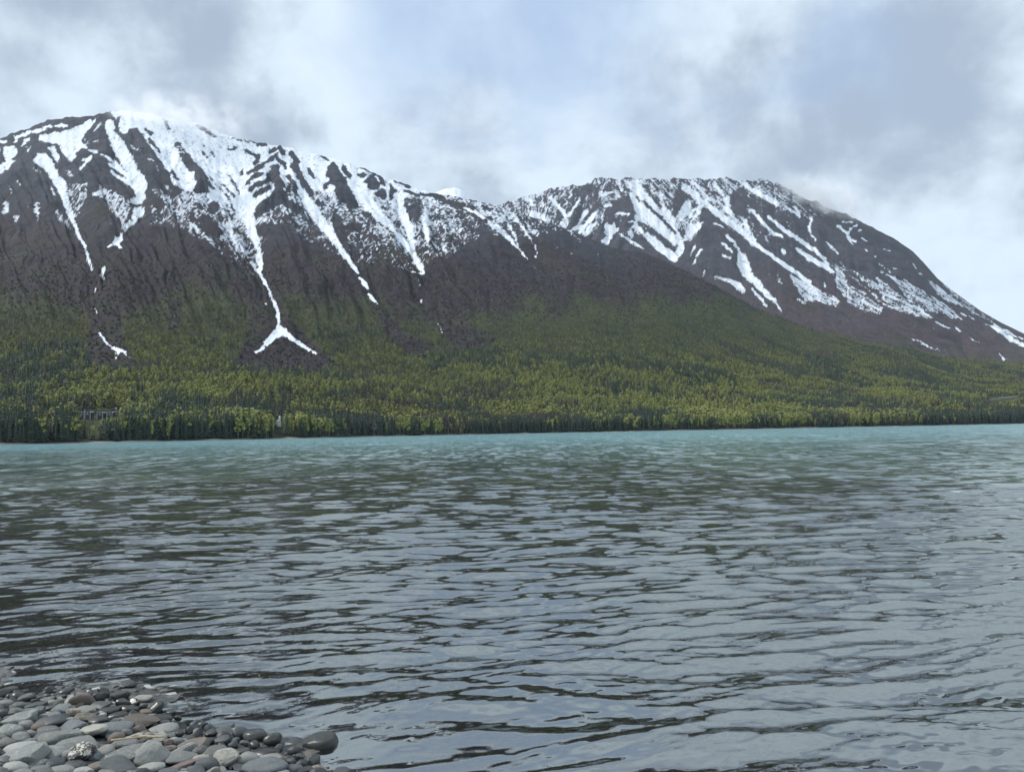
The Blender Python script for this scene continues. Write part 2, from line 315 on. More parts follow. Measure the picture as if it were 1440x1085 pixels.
G.line(-.6, [(0,250),(80,310),(180,400),(250,480),(300,530)], 14); G.poly(-.45, [(0,420),(100,480),(200,560),(320,640),(300,690),(180,620),(160,610),(60,520),(0,470)]); G.line(-.3, [(60,170),(180,310)], 14)
G.line(.5, [(120,560),(240,680)], 10)
G.poly(-.6, [(340,90),(360,170),(420,220),(370,260),(330,340),(280,370),(280,270)])
G.poly(-.8, [(530,310),(620,380),(760,490),(900,600),(1000,660),(1150,760),(1250,860),(1300,980),(900,700),(600,1000),(300,850),(320,740),(480,560)])
G.poly(.8, [(370,280),(440,240),(430,330),(340,430),(310,390)]); G.poly(.75, [(440,330),(530,290),(520,350),(430,450),(540,430),(500,500),(390,600),(370,580),(390,430)])
G.line(-.5, [(470,350),(400,460),(350,540)], 8)
G.line(W, [(370,130,30),(470,210,26),(560,290,24),(680,370,30),(780,450,34),(880,540,26),(980,620,18),(1100,710,13),(1200,770,11),(1320,850,11),(1440,950,8)]); G.line(-.4, [(760,480),(900,590),(1000,640)], 4)
G.poly(W, [(820,800),(830,690),(880,690),(930,800),(960,880),(1040,960),(1140,1080),(1080,1080),(960,970),(860,880)]); G.line(.7, [(720,550),(790,600),(840,680)], 17); G.line(.7, [(700,620),(780,690)], 14)
G.line(.7, [(680,710),(760,740)], 10); G.line(.6, [(620,440),(710,480)], 8)
G.poly(.7, [(610,880),(700,900),(770,920),(840,930),(890,1000),(880,1050),(830,1020),(780,960),(700,930),(620,910)]); G.line(.7, [(470,620),(420,730)], 7); G.line(.7, [(525,655),(440,800)], 7); G.line(.5, [(540,840),(540,890)], 8)
G.poly(-.55, [(760,200),(880,130),(920,250),(900,300),(920,400),(980,600),(900,420),(840,380),(800,400),(760,300)])
G.poly(W, [(700,240),(760,200),(750,290),(770,340),(820,420),(700,330),(720,280)]); G.poly(.8, [(860,430),(900,400),(930,500),(1000,620),(940,570)]); G.line(.75, [(450,110),(520,160),(570,240),(620,260)], 15); G.line(.75, [(620,100),(700,210)], 15)
G.poly(-.45, [(930,200),(1440,420),(1440,900),(1100,690),(1000,560),(940,400)])
G.line(.8, [(880,110,10),(960,170,14),(1060,220,16),(1160,290,12)]); G.line(.7, [(940,330),(1040,440),(1130,530),(1200,560)], 12); G.line(.8, [(1080,390),(1180,470),(1280,540),(1440,650)], 13); G.line(.8, [(1195,665),(1220,685)], 14)
G.line(.8, [(1320,660,8),(1440,740,18)]); G.line(.5, [(1220,310),(1340,380)], 8); G.line(.5, [(1060,560),(1080,600)], 10); G.line(.3, [(1160,880),(1190,950)], 18)
G.tile(1000, 340, 6)
G.line(W, [(340,0,26),(480,100,18),(600,190,13),(720,260,11),(800,330,7),(900,400,7)]); G.poly(W, [(230,80),(290,100),(340,230),(380,310),(440,370),(560,500),(612,615),(590,610),(560,540),(430,420),(290,300),(220,200)])
G.line(.6, [(350,400,12),(420,480,15),(470,555,8)]); G.poly(.3, [(700,290),(800,350),(900,400),(1000,460),(1100,540),(1000,540),(900,500),(800,510),(740,420),(700,350)]); G.line(.5, [(730,480),(790,520)], 10)
G.line(W, [(720,60,8),(850,150,24),(980,220,24),(1030,260,20)]); G.line(.8, [(750,0,12),(850,60,16),(950,130,16),(1000,220,14)]); G.poly(.25, [(1040,220),(1120,290),(1190,390),(1300,450),(1440,560),(1440,620),(1240,560),(1170,500),(1100,400),(1050,380)])
G.line(.45, [(1070,170,8),(1200,250,15),(1340,340,25),(1440,400,28)]); G.line(.3, [(1020,190),(1140,250),(1280,380),(1440,500)], 14); G.line(.6, [(100,110),(160,140)], 12)
G.tile(1100, 260, 6)
G.line(W, [(0,370,16),(120,450,13),(260,530,12),(340,610,16),(400,700,18)]); G.line(W, [(120,540,8),(240,620,24),(380,700,24)]); G.poly(.25, [(430,680),(520,740),(580,850),(700,900),(860,1050),(700,1080),(560,1000),(450,850)])
G.line(.35, [(470,650,8),(620,740,16),(740,830,28),(860,900,36),(1000,1000,50)]); G.poly(.25, [(770,750),(900,840),(960,920),(1100,1020),(1200,1080),(1000,1080),(860,900)]); G.poly(.25, [(930,780),(1050,800),(1200,900),(1440,1040),(1440,1080),(1250,1080),(1050,960)])
G.line(.5, [(830,720,6),(960,800,12)]); G.poly(.45, [(1220,800),(1300,870),(1440,960),(1440,1010),(1330,930)])
for p, wd in (([(630,330),(560,400)], 8), ([(470,350),(560,410)], 12), ([(500,310),(590,320)], 6), ([(550,430),(620,480)], 10), ([(560,450),(590,510)], 6), ([(240,280),(230,380),(280,470)], 8), ([(110,180),(150,260)], 10), ([(370,480),(480,590)], 8),
              ([(0,660),(140,750)], 11), ([(350,830),(370,860)], 12), ([(850,540),(920,560)], 6), ([(820,670),(920,740)], 6), ([(940,705),(970,700)], 6), ([(640,380),(670,385)], 8), ([(700,530),(720,560)], 5), ([(1100,660),(1125,700)], 6), ([(1155,735),(1180,755)], 6), ([(770,600),(800,610)], 6), ([(660,450),(720,480)], 6)):
    G.line(.7, p, wd)
G.poly(.3, [(20,720),(140,790),(320,880),(500,980),(440,1010),(200,980),(120,880)])
G.tile(1240, 370, 7.2)
G.poly(.15, [(0,160),(200,330),(340,430),(540,560),(480,570),(200,500),(0,420)]); G.poly(.25, [(110,130),(250,180),(450,330),(740,480),(850,580),(700,560),(450,420),(300,300)]); G.poly(.35, [(450,150),(560,220),(800,400),(900,480),(700,400),(560,320)])
G.poly(-.05, [(600,190),(760,300),(1000,480),(1200,600),(1100,600),(900,500),(750,380)])
for p in ([(540,590,6),(690,660,6)], [(750,660,9),(800,690,9)], [(900,760,6),(990,805,6)], [(1040,610,6),(1200,690,15),(1330,780,24),(1500,860,20)], [(1130,620,8),(1300,710,8),(1500,810,8)],
          [(190,722,5),(380,790,9),(500,850,9),(600,895,7)], [(650,910,5),(690,920,5)], [(1180,915,8),(1230,960,10),(1290,970,6)], [(1215,975,9),(1240,990,9)], [(370,450,12),(470,530,14)], [(800,510,6),(940,565,6)]):
    G.line(.8, p)
farM = blur(G.m, 1); farB = blur(np.clip(G.m, -.8, .8), 6)

# tree cover map: 1 = forest, 0 = open brush
tlx = [-60, 0, 60, 120, 180, 240, 300, 330, 480, 520, 560, 620, 680, 720, 780, 850, 900, 1000, 1100, 1200, 1500]
tly = [425, 422, 418, 440, 435, 430, 412, 422, 436, 430, 450, 446, 448, 440, 436, 432, 428, 425, 440, 440, 440]
tb = sstep(gy+34*fbm(gx/34., gy/28., 4, 50, .6), np.interp(gx, tlx, tly)-34, np.interp(gx, tlx, tly)+40)
T = Cover(tb)
for v, p in ((.02, [(122,415),(138,380),(150,400),(170,440),(175,480),(192,515),(150,520),(118,500),(125,460)]),
             (.0, [(345,400),(372,390),(395,420),(410,450),(450,490),(475,515),(440,522),(360,522),(325,515),(345,480),(352,440)]),
             (.05, [(520,425),(545,440),(570,470),(600,480),(622,492),(580,500),(545,480)]), (.08, [(588,400),(600,430),(640,455),(700,470),(690,488),(640,492),(620,470),(600,445)]), (.2, [(240,420),(260,420),(250,470),(235,470)])):
    T.poly(v, p)
treeM = blur(T.m, 2)

# ------------------------------------------------------------------ terrain of the near mountain, with the wooded foot
sk = np.array([(-700,330),(-300,262),(-60,205),(0,196),(17,187),(42,180),(67,169),(93,166),(123,164),(143,159),(162,157),(195,158),(225,163),(267,172),(283,175),(303,185),(325,192.5),(360,200),(400,207),(440,217),(493,232),(523,242),(550,253),(577,262),(607,272),
 (640,277),(663,282),(690,287),(725,298),(750,307),(772,313),(793,321),(833,338),(850,346),(880,352),(910,357),(930,366),(952,376),(972,385),(1000,399),(1033,417),(1058,431),(1100,447),(1133,461),(1183,472),(1217,481),(1240,484),(1282,489),(1323,502),(1365,507),(1440,513),(1700,520),(2300,528)], float)
ska, skt = at_ratio(sk[:, 0], sk[:, 1]); skx = proj(ska*100, 100+0*ska, skt*100+CAM_H)[0]
def D1f(a): return np.interp(a, [-1.5, -.69, -.4, 0, .3, .7, 1.6], [2900, 2950, 2950, 2750, 2450, 2500, 2600])
shx = np.array([-700, 0, 170, 340, 500, 700, 900, 1080, 1260, 1440, 2200]); shd = np.array([430, 450, 475, 540, 640, 790, 830, 840, 870, 960, 1100])
sha = (shx-720)/FPX
def D0f(a): return np.interp(a, sha, shd)+12*fbm(a*9, a*0+3, 3, 9)
def wf(a): return np.interp(a, [-1, -.2, .3, .7], [.26, .30, .5, .55])
NA, NS = 860, 400
aa = np.concatenate([np.linspace(-1.5, -.74, 50, endpoint=False), np.linspace(-.74, .74, NA-100), np.linspace(.74, 1.5, 51)[1:]])
ss = np.concatenate([np.linspace(-.06, 0, 6, endpoint=False), np.linspace(0, 1, NS-40)**1.0, np.linspace(1, 1.28, 35)[1:]])
NA, NS = len(aa), len(ss)
A, S = np.meshgrid(aa, ss)
def near_height(A, S):
    d0 = D0f(A); d1 = D1f(A); Dp = d0+S*(d1-d0)
    jag = fbm(A*160, A*0+1, 4, 21)*.0022*sstep(-A, -.25, .1)+fbm(A*50, A*0+5, 3, 22)*.0012
    z1 = (np.interp(A, ska, skt)+jag)*d1+CAM_H
    w_ = wf(A); sc_ = np.clip(S, 0, 1)
    z = z1*(w_*sc_+(1-w_)*sc_**2)
    X = A*Dp
    env = np.clip(S*12, 0, 1)*np.clip((1-S)*6, 0, 1)
    z = z+env*(fbm(X/260., Dp/260., 4, 31)*26*np.clip(S*2.2, 0, 1)+fbm(X/70., Dp/70., 3, 32)*6)
    z = np.where(S < 0, S*60, z+1.2*sstep(S*(d1-d0), 0, 8))
    z = np.where(S > 1, z1-(S-1)*(d1-d0)*.75, z)
    return X, Dp, z, env
X, Y, Z, env = near_height(A, S)
px, py = proj(X, Y, Z)
relief = N.at(nearB, px, py)
cc = px-.45*(py-200)
rib = fbm(cc/13.+fbm(px/40., py/40., 2, 3)*1.2, py/110., 4, 41, .6)*(1-.75*sstep(px, 640, 800))
up = sstep(-py, -520, -380)*np.clip((1-S)*7, 0, 1)*(S < 1)
Z = Z-relief*26*up-rib*24*up*(py < 540)-fbm(cc/34.+.7*fbm(px/60., py/60., 2, 46), py/260., 3, 45)*16*up
Z += fbm(X/34., Y/34., 3, 44)*2.5*up
px, py = proj(X, Y, Z)
# broken edge noise, stretched down the fall line
cc = px-.45*(py-200)
mN = N.at(nearM, px+2.2*fbm(px/6., py/5., 3, 60), py+2.0*fbm(px/6., py/5., 3, 61))
st = fbm(cc/2.6, py/9., 4, 62, .65); fi = fbm(px/2.2, py/1.7, 3, 63, .7); sb = fbm((px+py*.9)/3.0, (py-px*.35)/9., 3, 66, .6)
snowN = np.where(S > 1.0, .6, mN+st*.55+fi*.85+sb*.35-.08)
snowN = np.where(mN < -1.0, -1.0, snowN)
treeN = T.at(treeM, px, np.clip(py, 131, 548)); treeN = np.where(py > 548, 1, treeN)
me = grid_mesh('near_mountain', X, Y, Z, {'snow': snowN, 'wood': treeN, 'alt': np.clip(Z/1300, 0, 1)})
mtn1 = link('mountain', me); tag(mtn1, kind='structure')
gridN = (aa, ss, Z)
def near_z(x, y):                                # bilinear lookup on the finished terrain
    a = x/y; d0 = D0f(a); s_ = (y-d0)/(D1f(a)-d0)
    fi_ = np.interp(a, aa, np.arange(NA)); fj = np.interp(s_, ss, np.arange(NS))
    i = np.clip(fi_.astype(int), 0, NA-2); j = np.clip(fj.astype(int), 0, NS-2); u = fi_-i; v = fj-j
    return (Z[j, i]*(1-u)+Z[j, i+1]*u)*(1-v)+(Z[j+1, i]*(1-u)+Z[j+1, i+1]*u)*v, s_
def near_hit(px_, py_):                          # where a line of sight first meets the near terrain
    d = ray(px_, py_)[:, 0]; d = d/d[1]
    ys = np.arange(440., 3000., 3.); zs = CAM_H+d[2]*ys; zt, s_ = near_z(d[0]*ys, ys)
    k_ = np.argmax((zt > zs) & (s_ > 0)); return np.array([d[0]*ys[k_], ys[k_], zt[k_]])

# ------------------------------------------------------------------ far mountain
fk = np.array([(200,420),(500,350),(640,306),(700,288),(733,278),(767,269),(807,260),(830,256),(847,249.5),(867,252),(888,250),(940,252.5),(963,251),(990,252),(1027,250),(1043,254),(1067,251),(1095,259),(1110,267),(1150,285),(1193,302),(1208,311),(1240,326),(1257,335),(1283,353),(1298,368),(1318,391),(1337,407),(1379,437),(1407,453),(1440,469),(1520,500),(1700,525),(2300,535)], float)
fka, fkt = at_ratio(fk[:, 0], fk[:, 1])
def E1f(a): return np.interp(a, [-1, 0, .2, .4, .7, 1.5], [4600, 4500, 4300, 4250, 3900, 3900])
def E0f(a): return np.interp(a, [-1, 0, .4, .7, 1.5], [3300, 3150, 2800, 2820, 2950])
fa = np.concatenate([np.linspace(-.55, -.04, 30, endpoint=False), np.linspace(-.04, .74, 560), np.linspace(.74, 1.5, 31)[1:]])
fs = np.concatenate([np.linspace(-.2, 0, 5, endpoint=False), np.linspace(0, 1, 300), np.linspace(1, 1.3, 30)[1:]])
A2, S2 = np.meshgrid(fa, fs)
e0 = E0f(A2); e1 = E1f(A2); Y2 = e0+S2*(e1-e0); X2 = A2*Y2
jag = (fbm(A2*150, A2*0, 4, 71)*.0035+fbm(A2*40, A2*0+3, 3, 72)*.0015)*sstep(-A2, -.6, -.4)
z1 = (np.interp(A2, fka, fkt)+jag)*e1+CAM_H
z0 = np.minimum(e0*.045, z1*.5)
sc_ = np.clip(S2, 0, 1); Z2 = z0+(z1-z0)*(.55*sc_+.45*sc_**2)
Z2 = np.where(S2 > 1, z1-(S2-1)*(e1-e0)*.8, Z2); Z2 = np.where(S2 < 0, z0+S2*300, Z2)
px, py = proj(X2, Y2, Z2)
kf = np.interp(px, [700, 800, 860, 900, 1100, 1300], [.9, -.5, -.3, .85, 1.1, 1.45])
def fcoord(px, py): return px-np.interp(px, [700, 780, 850, 890, 1100, 1300], [.5, -.5, -.4, .75, 1.1, 1.4])*(py-250)
env2 = np.clip((1-S2)*8, 0, 1)*np.clip(S2*8, 0, 1)*(S2 < 1)
rib2 = fbm(fcoord(px, py)/14.+fbm(px/40., py/40., 2, 73), py/120., 4, 74, .6)
Z2 = Z2-G.at(farB, px, py)*34*env2-rib2*34*env2+fbm(X2/45., Y2/45., 3, 75)*9*env2
px, py = proj(X2, Y2, Z2); cf = fcoord(px, py)
mF = G.at(farM, px+2*fbm(px/6., py/5., 3, 76), py+1.8*fbm(px/6., py/5., 3, 77))
dn = sstep(px, 1080, 1180)
snowF = mF+fbm(cf/2.2, py/8., 4, 78, .65)*.95+fbm(px/2.2, py/1.7, 3, 79, .7)*.7-.06
snowF = np.where(S2 > 1, .5, snowF)
me = grid_mesh('far_mountain', X2, Y2, Z2, {'snow': snowF, 'wood': np.zeros_like(X2)+sstep(py, 470, 520)*.4, 'alt': np.clip(Z2/1400, 0, 1)})
mtn2 = link('mountain', me); tag(mtn2, kind='structure')

# small white dome peeping over the saddle
da = np.linspace(-.16, -.01, 90); ds = np.linspace(-1, 1, 50)
A3, S3 = np.meshgrid(da, ds)
dk = np.array([(540,330),(590,300),(612,272),(625,266.5),(640,264.5),(648,267),(656,274),(668,284),(690,300),(720,330)], float); dka, dkt = at_ratio(dk[:, 0], dk[:, 1])
Y3 = 3700+S3*420; Z3 = (np.interp(A3, dka, dkt)+fbm(A3*300, A3*0, 2, 80)*.0006)*3700+CAM_H-np.abs(S3)**1.4*260
me = grid_mesh('dome', A3*Y3, Y3, Z3, {'snow': .75+.5*fbm(A3*500, S3*5, 3, 81)-sstep(-A3, .094, .106)*.9, 'wood': 0*A3, 'alt': 0*A3+.8})
mtn3 = link('mountain', me); tag(mtn3, kind='structure')

# ------------------------------------------------------------------ mountain material
def mat(name):
    m = bpy.data.materials.new(name); m.use_nodes = True; return m, NT(m.node_tree)
def attr(n, name, typ='GEOMETRY'):
    a = n.new('ShaderNodeAttribute', attribute_name=name, attribute_type=typ); return a.outputs['Fac']
def mountain_material(name, rockA, rockB, brush):
    m, n = mat(name)
    pos = n.new('ShaderNodeNewGeometry').outputs['Position']
    sn = attr(n, 'snow'); wo = attr(n, 'wood')
    nf = n.noise(pos, .11, 8, .78); nm = n.noise(pos, .018, 5, .6); nb = n.noise(pos, .004, 4, .55)
    s2 = n.math('ADD', sn, n.math('MULTIPLY', n.math('SUBTRACT', nf, .5), 1.1))
    s2 = n.math('ADD', s2, n.math('MULTIPLY', n.math('SUBTRACT', n.noise(n.mapping(pos, (1, 1, .6)), .45, 5, .8), .5), 1.0)); sfac = n.ramp(s2, -.08, .20)
    rock = n.mix(n.ramp(nm, .35, .65), rockA, rockB)
    alt = attr(n, 'alt')
    nfi = n.noise(n.mapping(pos, (1, 1, .45)), .22, 6, .75); br = n.mix(n.ramp(nfi, .3, .7), tuple(v*.8 for v in brush), tuple(v*1.5 for v in brush)); br = n.mix(n.ramp(nb, .5, .7, 0, .5), br, (.060, .046, .040))
    low = n.math('ADD', n.math('SUBTRACT', .62, alt), n.math('MULTIPLY', n.math('SUBTRACT', nb, .5), .8))
    g1 = n.mix(n.ramp(low, -.05, .3), rock, br)
    crag = n.ramp(n.noise(n.mapping(pos, (1, 1, .5)), .02, 5, .7), .58, .66)
    g2 = n.mix(n.math('MULTIPLY', crag, .6), g1, (.055, .060, .070))
    g3 = n.mix(n.math('MULTIPLY', n.ramp(n.noise(pos, .007, 4, .6), .60, .72), .35), g2, (.10, .066, .045))
    floor_ = n.mix(n.ramp(nf, .3, .7), (.035, .045, .018), (.080, .088, .034))
    gp = n.ramp(n.math('ADD', n.noise(pos, .012, 5, .65), n.math('MULTIPLY', low, .25)), .56, .74, 0, .7); g3 = n.mix(gp, g3, (.042, .048, .026)); g4 = n.mix(n.ramp(wo, .05, .7), g3, floor_)
    snowc = n.mix(n.ramp(nm, .3, .7), (.74, .79, .85), (.86, .88, .90)); snowc = n.mix(n.ramp(s2, .1, .8), (.50, .54, .60), snowc)
    col = n.mix(sfac, g4, snowc)
    b = n.new('ShaderNodeBsdfPrincipled'); n.put(b.inputs['Base Color'], col); b.inputs['Roughness'].default_value = .85
    b.inputs['Specular IOR Level'].default_value = .2
    vr = n.new('ShaderNodeTexVoronoi'); n.put(vr.inputs['Vector'], n.vmath('ADD', n.mapping(pos, (1, 1, .5)), n.vmath('SCALE', n.noise(pos, .05, 4, .6, out=1), 26.0))); vr.inputs['Scale'].default_value = .045; bn = n.math('ADD', n.noise(pos, .05, 9, .78), n.math('MULTIPLY', vr.outputs['Distance'], .55))
    bmp = n.new('ShaderNodeBump'); bmp.inputs['Distance'].default_value = 20
    n.put(bmp.inputs['Strength'], n.ramp(sfac, 0, 1, .75, .10)); n.put(bmp.inputs['Height'], bn)
    n.l.new(bmp.outputs[0], b.inputs['Normal'])
    n.l.new(b.outputs[0], n.new('ShaderNodeOutputMaterial').inputs[0]); return m
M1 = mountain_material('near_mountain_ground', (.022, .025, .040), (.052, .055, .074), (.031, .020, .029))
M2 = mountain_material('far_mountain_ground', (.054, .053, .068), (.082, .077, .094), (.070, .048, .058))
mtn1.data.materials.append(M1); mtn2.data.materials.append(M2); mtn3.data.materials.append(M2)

# ------------------------------------------------------------------ beach and lake bed
wl = np.array([on_plane(0, 978)[:2], on_plane(120, 986)[:2], on_plane(200, 1007)[:2], on_plane(300, 1048)[:2], on_plane(400, 1070)[:2], on_plane(450, 1095)[:2]])
wl = np.vstack([[(-60, wl[0, 1]+22), (-12, wl[0, 1]+2.6)], wl, [(1.2, 1.9), (6, .2), (60, -14)]])
def shore_d(x, y):                               # + on land, - in the water
    yw = np.interp(x, wl[:, 0], wl[:, 1]); return (yw-y)*.85
def bed_z(x, y):
    d = shore_d(x, y)
    land = .02+.10*np.clip(d, 0, 40)
    dp = -d; wat = -(.085*np.clip(dp, 0, 4)+.10*np.clip(dp-4, 0, 30)+.05*np.clip(dp-34, 0, 150))+.02
    wat = np.where(dp < .3, .02-.085*dp, wat)
    return np.where(d > 0, land, wat)+fbm(x*1.2, y*1.2, 3, 90)*.03*np.clip(1+d*0, 0, 1)
xs = np.concatenate([-np.geomspace(60, 6.2, 40), np.linspace(-6, 5, 260), np.geomspace(5.2, 60, 40)])
ys = np.concatenate([-np.geomspace(40, 1.2, 30), np.linspace(-1, 9, 240), np.geomspace(9.1, 420, 90)])
BX, BY = np.meshgrid(xs, ys)
BZ = bed_z(BX, BY)+fbm(BX*14, BY*14, 3, 91)*.012*(np.abs(BY) < 12)
me = grid_mesh('beach', BX, BY, BZ); beach = link('beach', me); tag(beach, kind='structure')
m, n = mat('gravel')
pos = n.new('ShaderNodeNewGeometry').outputs['Position']
vo = n.new('ShaderNodeTexVoronoi'); n.put(vo.inputs['Vector'], n.vmath('ADD', pos, n.vmath('SCALE', n.noise(pos, 20, 2, out=1), .02))); vo.inputs['Scale'].default_value = 16
vs = n.new('ShaderNodeSeparateColor'); n.l.new(vo.outputs['Color'], vs.inputs[0])
c = n.mix(vs.outputs[0], (.030, .032, .034), (.105, .108, .105)); c = n.mix(n.ramp(vs.outputs[1], .90, .95), c, (.12, .105, .085))
c = n.mix(n.ramp(vs.outputs[2], .94, .97), c, (.4, .4, .37))
b = n.new('ShaderNodeBsdfPrincipled'); n.put(b.inputs['Base Color'], c); b.inputs['Roughness'].default_value = .6
bmp = n.new('ShaderNodeBump'); bmp.inputs['Distance'].default_value = .02; bmp.inputs['Strength'].default_value = .9; bmp.invert = True
n.l.new(vo.outputs['Distance'], bmp.inputs['Height']); n.l.new(bmp.outputs[0], b.inputs['Normal'])
n.l.new(b.outputs[0], n.new('ShaderNodeOutputMaterial').inputs[0]); beach.data.materials.append(m)

# ------------------------------------------------------------------ lake water
wa = np.concatenate([np.linspace(-1.6, -.78, 50, endpoint=False), np.linspace(-.78, .78, 640), np.linspace(.78, 1.6, 51)[1:]])
dys = np.concatenate([np.arange(2600, 560, -12), np.arange(560, 46, -.85), np.arange(46, 1.6, -.6), [1.4]])
wy = CAM_H*FPX/dys; wy[-1] = 1400
WA, WY = np.meshgrid(wa, wy); WX = WA*WY
spac = np.gradient(wy)[:, None]*np.ones_like(WA)
rs = np.random.default_rng(5)
H = np.zeros_like(WX); DX = np.zeros_like(WX); DY = np.zeros_like(WX)
gust = 1+.45*fbm(WX/5., WY/9., 3, 95)
wx_ = WX+.25*fbm(WX/1.7, WY/1.1, 2, 96); wy_ = WY+.16*fbm(WX/1.9, WY/1.3, 2, 97)
lam_set = np.concatenate([np.geomspace(.07, .40, 44), np.geomspace(.43, 2.2, 26), np.geomspace(2.6, 9, 8)])
for lam in lam_set:
    th = rs.normal(0, .45 if lam < .2 else .25)-.10; kk = 2*math.pi/lam; kx = math.sin(th)*kk; ky = math.cos(th)*kk
    slope = .030 if lam < .2 else .052 if lam < .45 else (.030 if lam < 1.3 else .016 if lam < 3.4 else .009)
    amp = slope/kk*rs.uniform(.6, 1.4)
    fade = np.clip((lam/spac-1.8)/2.0, 0, 1)
    rows = fade[:, 0] > 0
    ph = kx*wx_[rows]+ky*wy_[rows]+rs.uniform(0, 6.28)
    g_ = (gust[rows] if lam < 1 else 1)*fade[rows]*amp
    s_, c_ = np.sin(ph), np.cos(ph)
    H[rows] += g_*c_; DX[rows] -= g_*s_*math.sin(th)*.8; DY[rows] -= g_*s_*math.cos(th)*.8
dep = -bed_z(WX, WY)
calm = .22+.78*sstep(dep, .0, .22)
H *= calm; DX *= calm; DY *= calm
lakeme = grid_mesh('lake', WX+DX, WY+DY, H, {'depth': np.clip(dep, 0, 12), 'far': sstep(WY, 4, 20), 'farther': sstep(WY, 20, 60)})
lake = link('lake', lakeme); tag(lake, kind='structure')
m, n = mat('lake_water')
geo = n.new('ShaderNodeNewGeometry'); pos = geo.outputs['Position']; nrm = geo.outputs['Normal']
far = attr(n, 'far'); depth = attr(n, 'depth')
def slopes(scale, sx, sy, amt, det=3, xs_=.35):
    v = n.noise(n.mapping(pos, (sx, sy, 1), rot=(0, 0, .12)), scale, det, .6, out=1)
    v = n.vmath('SUBTRACT', v, (.5, .5, .5)); v = n.vmath('MULTIPLY', v, (xs_, 1.0, 0)); return n.vmath('SCALE', v, amt)
fine = slopes(10, .5, 1.5, .13, 3)                                   # ripples smaller than the mesh
far2 = attr(n, 'farther'); mid = n.vmath('ADD', n.vmath('SCALE', n.vmath('ADD', slopes(4.2, .5, 1.4, .75, 3), slopes(1.5, .8, 1.1, 1.25, 3)), far), n.vmath('SCALE', n.vmath('ADD', slopes(1.1, 1.5, .42, 1.5, 2), slopes(.4, 1.2, .3, 1.0, 2)), far2))
nn = n.vmath('NORMALIZE', n.vmath('ADD', nrm, n.vmath('ADD', fine, mid)))
fr = n.new('ShaderNodeFresnel'); fr.inputs[0].default_value = 4.2; n.l.new(nn, fr.inputs['Normal'])
gl = n.new('ShaderNodeBsdfGlossy'); gl.inputs['Color'].default_value = (.97, 1, .97, 1); n.put(gl.inputs['Roughness'], n.ramp(far, 0, 1, .03, .10)); n.l.new(nn, gl.inputs['Normal'])
df = n.new('ShaderNodeBsdfDiffuse'); n.put(df.inputs['Color'], n.mix(n.ramp(depth, .5, 8), (.07, .085, .072), (.17, .34, .37)))
tr = n.new('ShaderNodeBsdfTransparent')
n.put(tr.inputs[0], n.mix(n.ramp(depth, 0, 2.5), (.75, .80, .76), (.12, .17, .14)))
body = n.new('ShaderNodeMixShader'); n.put(body.inputs[0], n.math('SUBTRACT', 1, n.math('MULTIPLY', n.ramp(depth, 0, .8, 1, .7), n.math('POWER', 2.718, n.math('MULTIPLY', n.math('MULTIPLY', depth, depth), -.030))))); n.l.new(tr.outputs[0], body.inputs[1]); n.l.new(df.outputs[0], body.inputs[2])
mx = n.new('ShaderNodeMixShader'); n.l.new(fr.outputs[0], mx.inputs[0]); n.l.new(body.outputs[0], mx.inputs[1]); n.l.new(gl.outputs[0], mx.inputs[2])
n.l.new(mx.outputs[0], n.new('ShaderNodeOutputMaterial').inputs[0]); lakeme.materials.append(m)

# pale gravel rim of the far shore
ra = np.linspace(-1.4, 1.4, 700); RA, RS = np.meshgrid(ra, np.linspace(0, 1, 5))
RD = D0f(RA)-7-5*fbm(RA*60, RA*0, 3, 98)+RS*14; RZ = -.15+RS*1.5+fbm(RA*400, RS*3, 2, 99)*.12
me = grid_mesh('far_shore', RA*RD, RD, RZ); fsh = link('far_shore', me); tag(fsh, kind='structure')
m, n = mat('shore_gravel'); pos = n.new('ShaderNodeNewGeometry').outputs['Position']
b = n.new('ShaderNodeBsdfPrincipled'); n.put(b.inputs['Base Color'], n.mix(n.ramp(n.noise(n.mapping(pos, (1, 1, 1)), .03, 3), .40, .62), (.035, .032, .026), (.20, .185, .16))); b.inputs['Roughness'].default_value = .9
n.l.new(b.outputs[0], n.new('ShaderNodeOutputMaterial').inputs[0]); me.materials.append(m)

# ------------------------------------------------------------------ trees
def leaf_mat(name, c1, c2, patch=None, rough=.7, trans=.15):
    m, n = mat(name)
    oi = n.new('ShaderNodeObjectInfo')
    pos = n.new('ShaderNodeNewGeometry').outputs['Position']
    c = n.mix(oi.outputs['Random'], c1, c2)
    if patch: c = n.mix(n.ramp(n.noise(oi.outputs['Location'], .006, 3, .6), .48, .66, 0, .8), c, patch)
    c = n.mix(n.ramp(n.noise(pos, .7, 2), .3, .7, 0, .35), c, tuple(v*.45 for v in c1))
    b = n.new('ShaderNodeBsdfPrincipled'); n.put(b.inputs['Base Color'], c); b.inputs['Roughness'].default_value = rough; b.inputs['Specular IOR Level'].default_value = .25
    n.l.new(b.outputs[0], n.new('ShaderNodeOutputMaterial').inputs[0]); return m
def plain(name, c1, c2=None, scale=3., rough=.8, metal=0, bump=0):
    m, n = mat(name); pos = n.new('ShaderNodeTexCoord').outputs['Object']; c2 = c2 or tuple(v*.7 for v in c1)
    b = n.new('ShaderNodeBsdfPrincipled'); ns = n.noise(pos, scale, 5, .6); n.put(b.inputs['Base Color'], n.mix(n.ramp(ns, .3, .7), c1, c2)); b.inputs['Roughness'].default_value = rough; b.inputs['Metallic'].default_value = metal
    if bump:
        bm = n.new('ShaderNodeBump'); bm.inputs['Distance'].default_value = bump; n.l.new(ns, bm.inputs['Height']); n.l.new(bm.outputs[0], b.inputs['Normal'])
    n.l.new(b.outputs[0], n.new('ShaderNodeOutputMaterial').inputs[0]); return m
M_spruce = leaf_mat('spruce_needles', (.030, .050, .036), (.060, .085, .052), (.048, .075, .062))
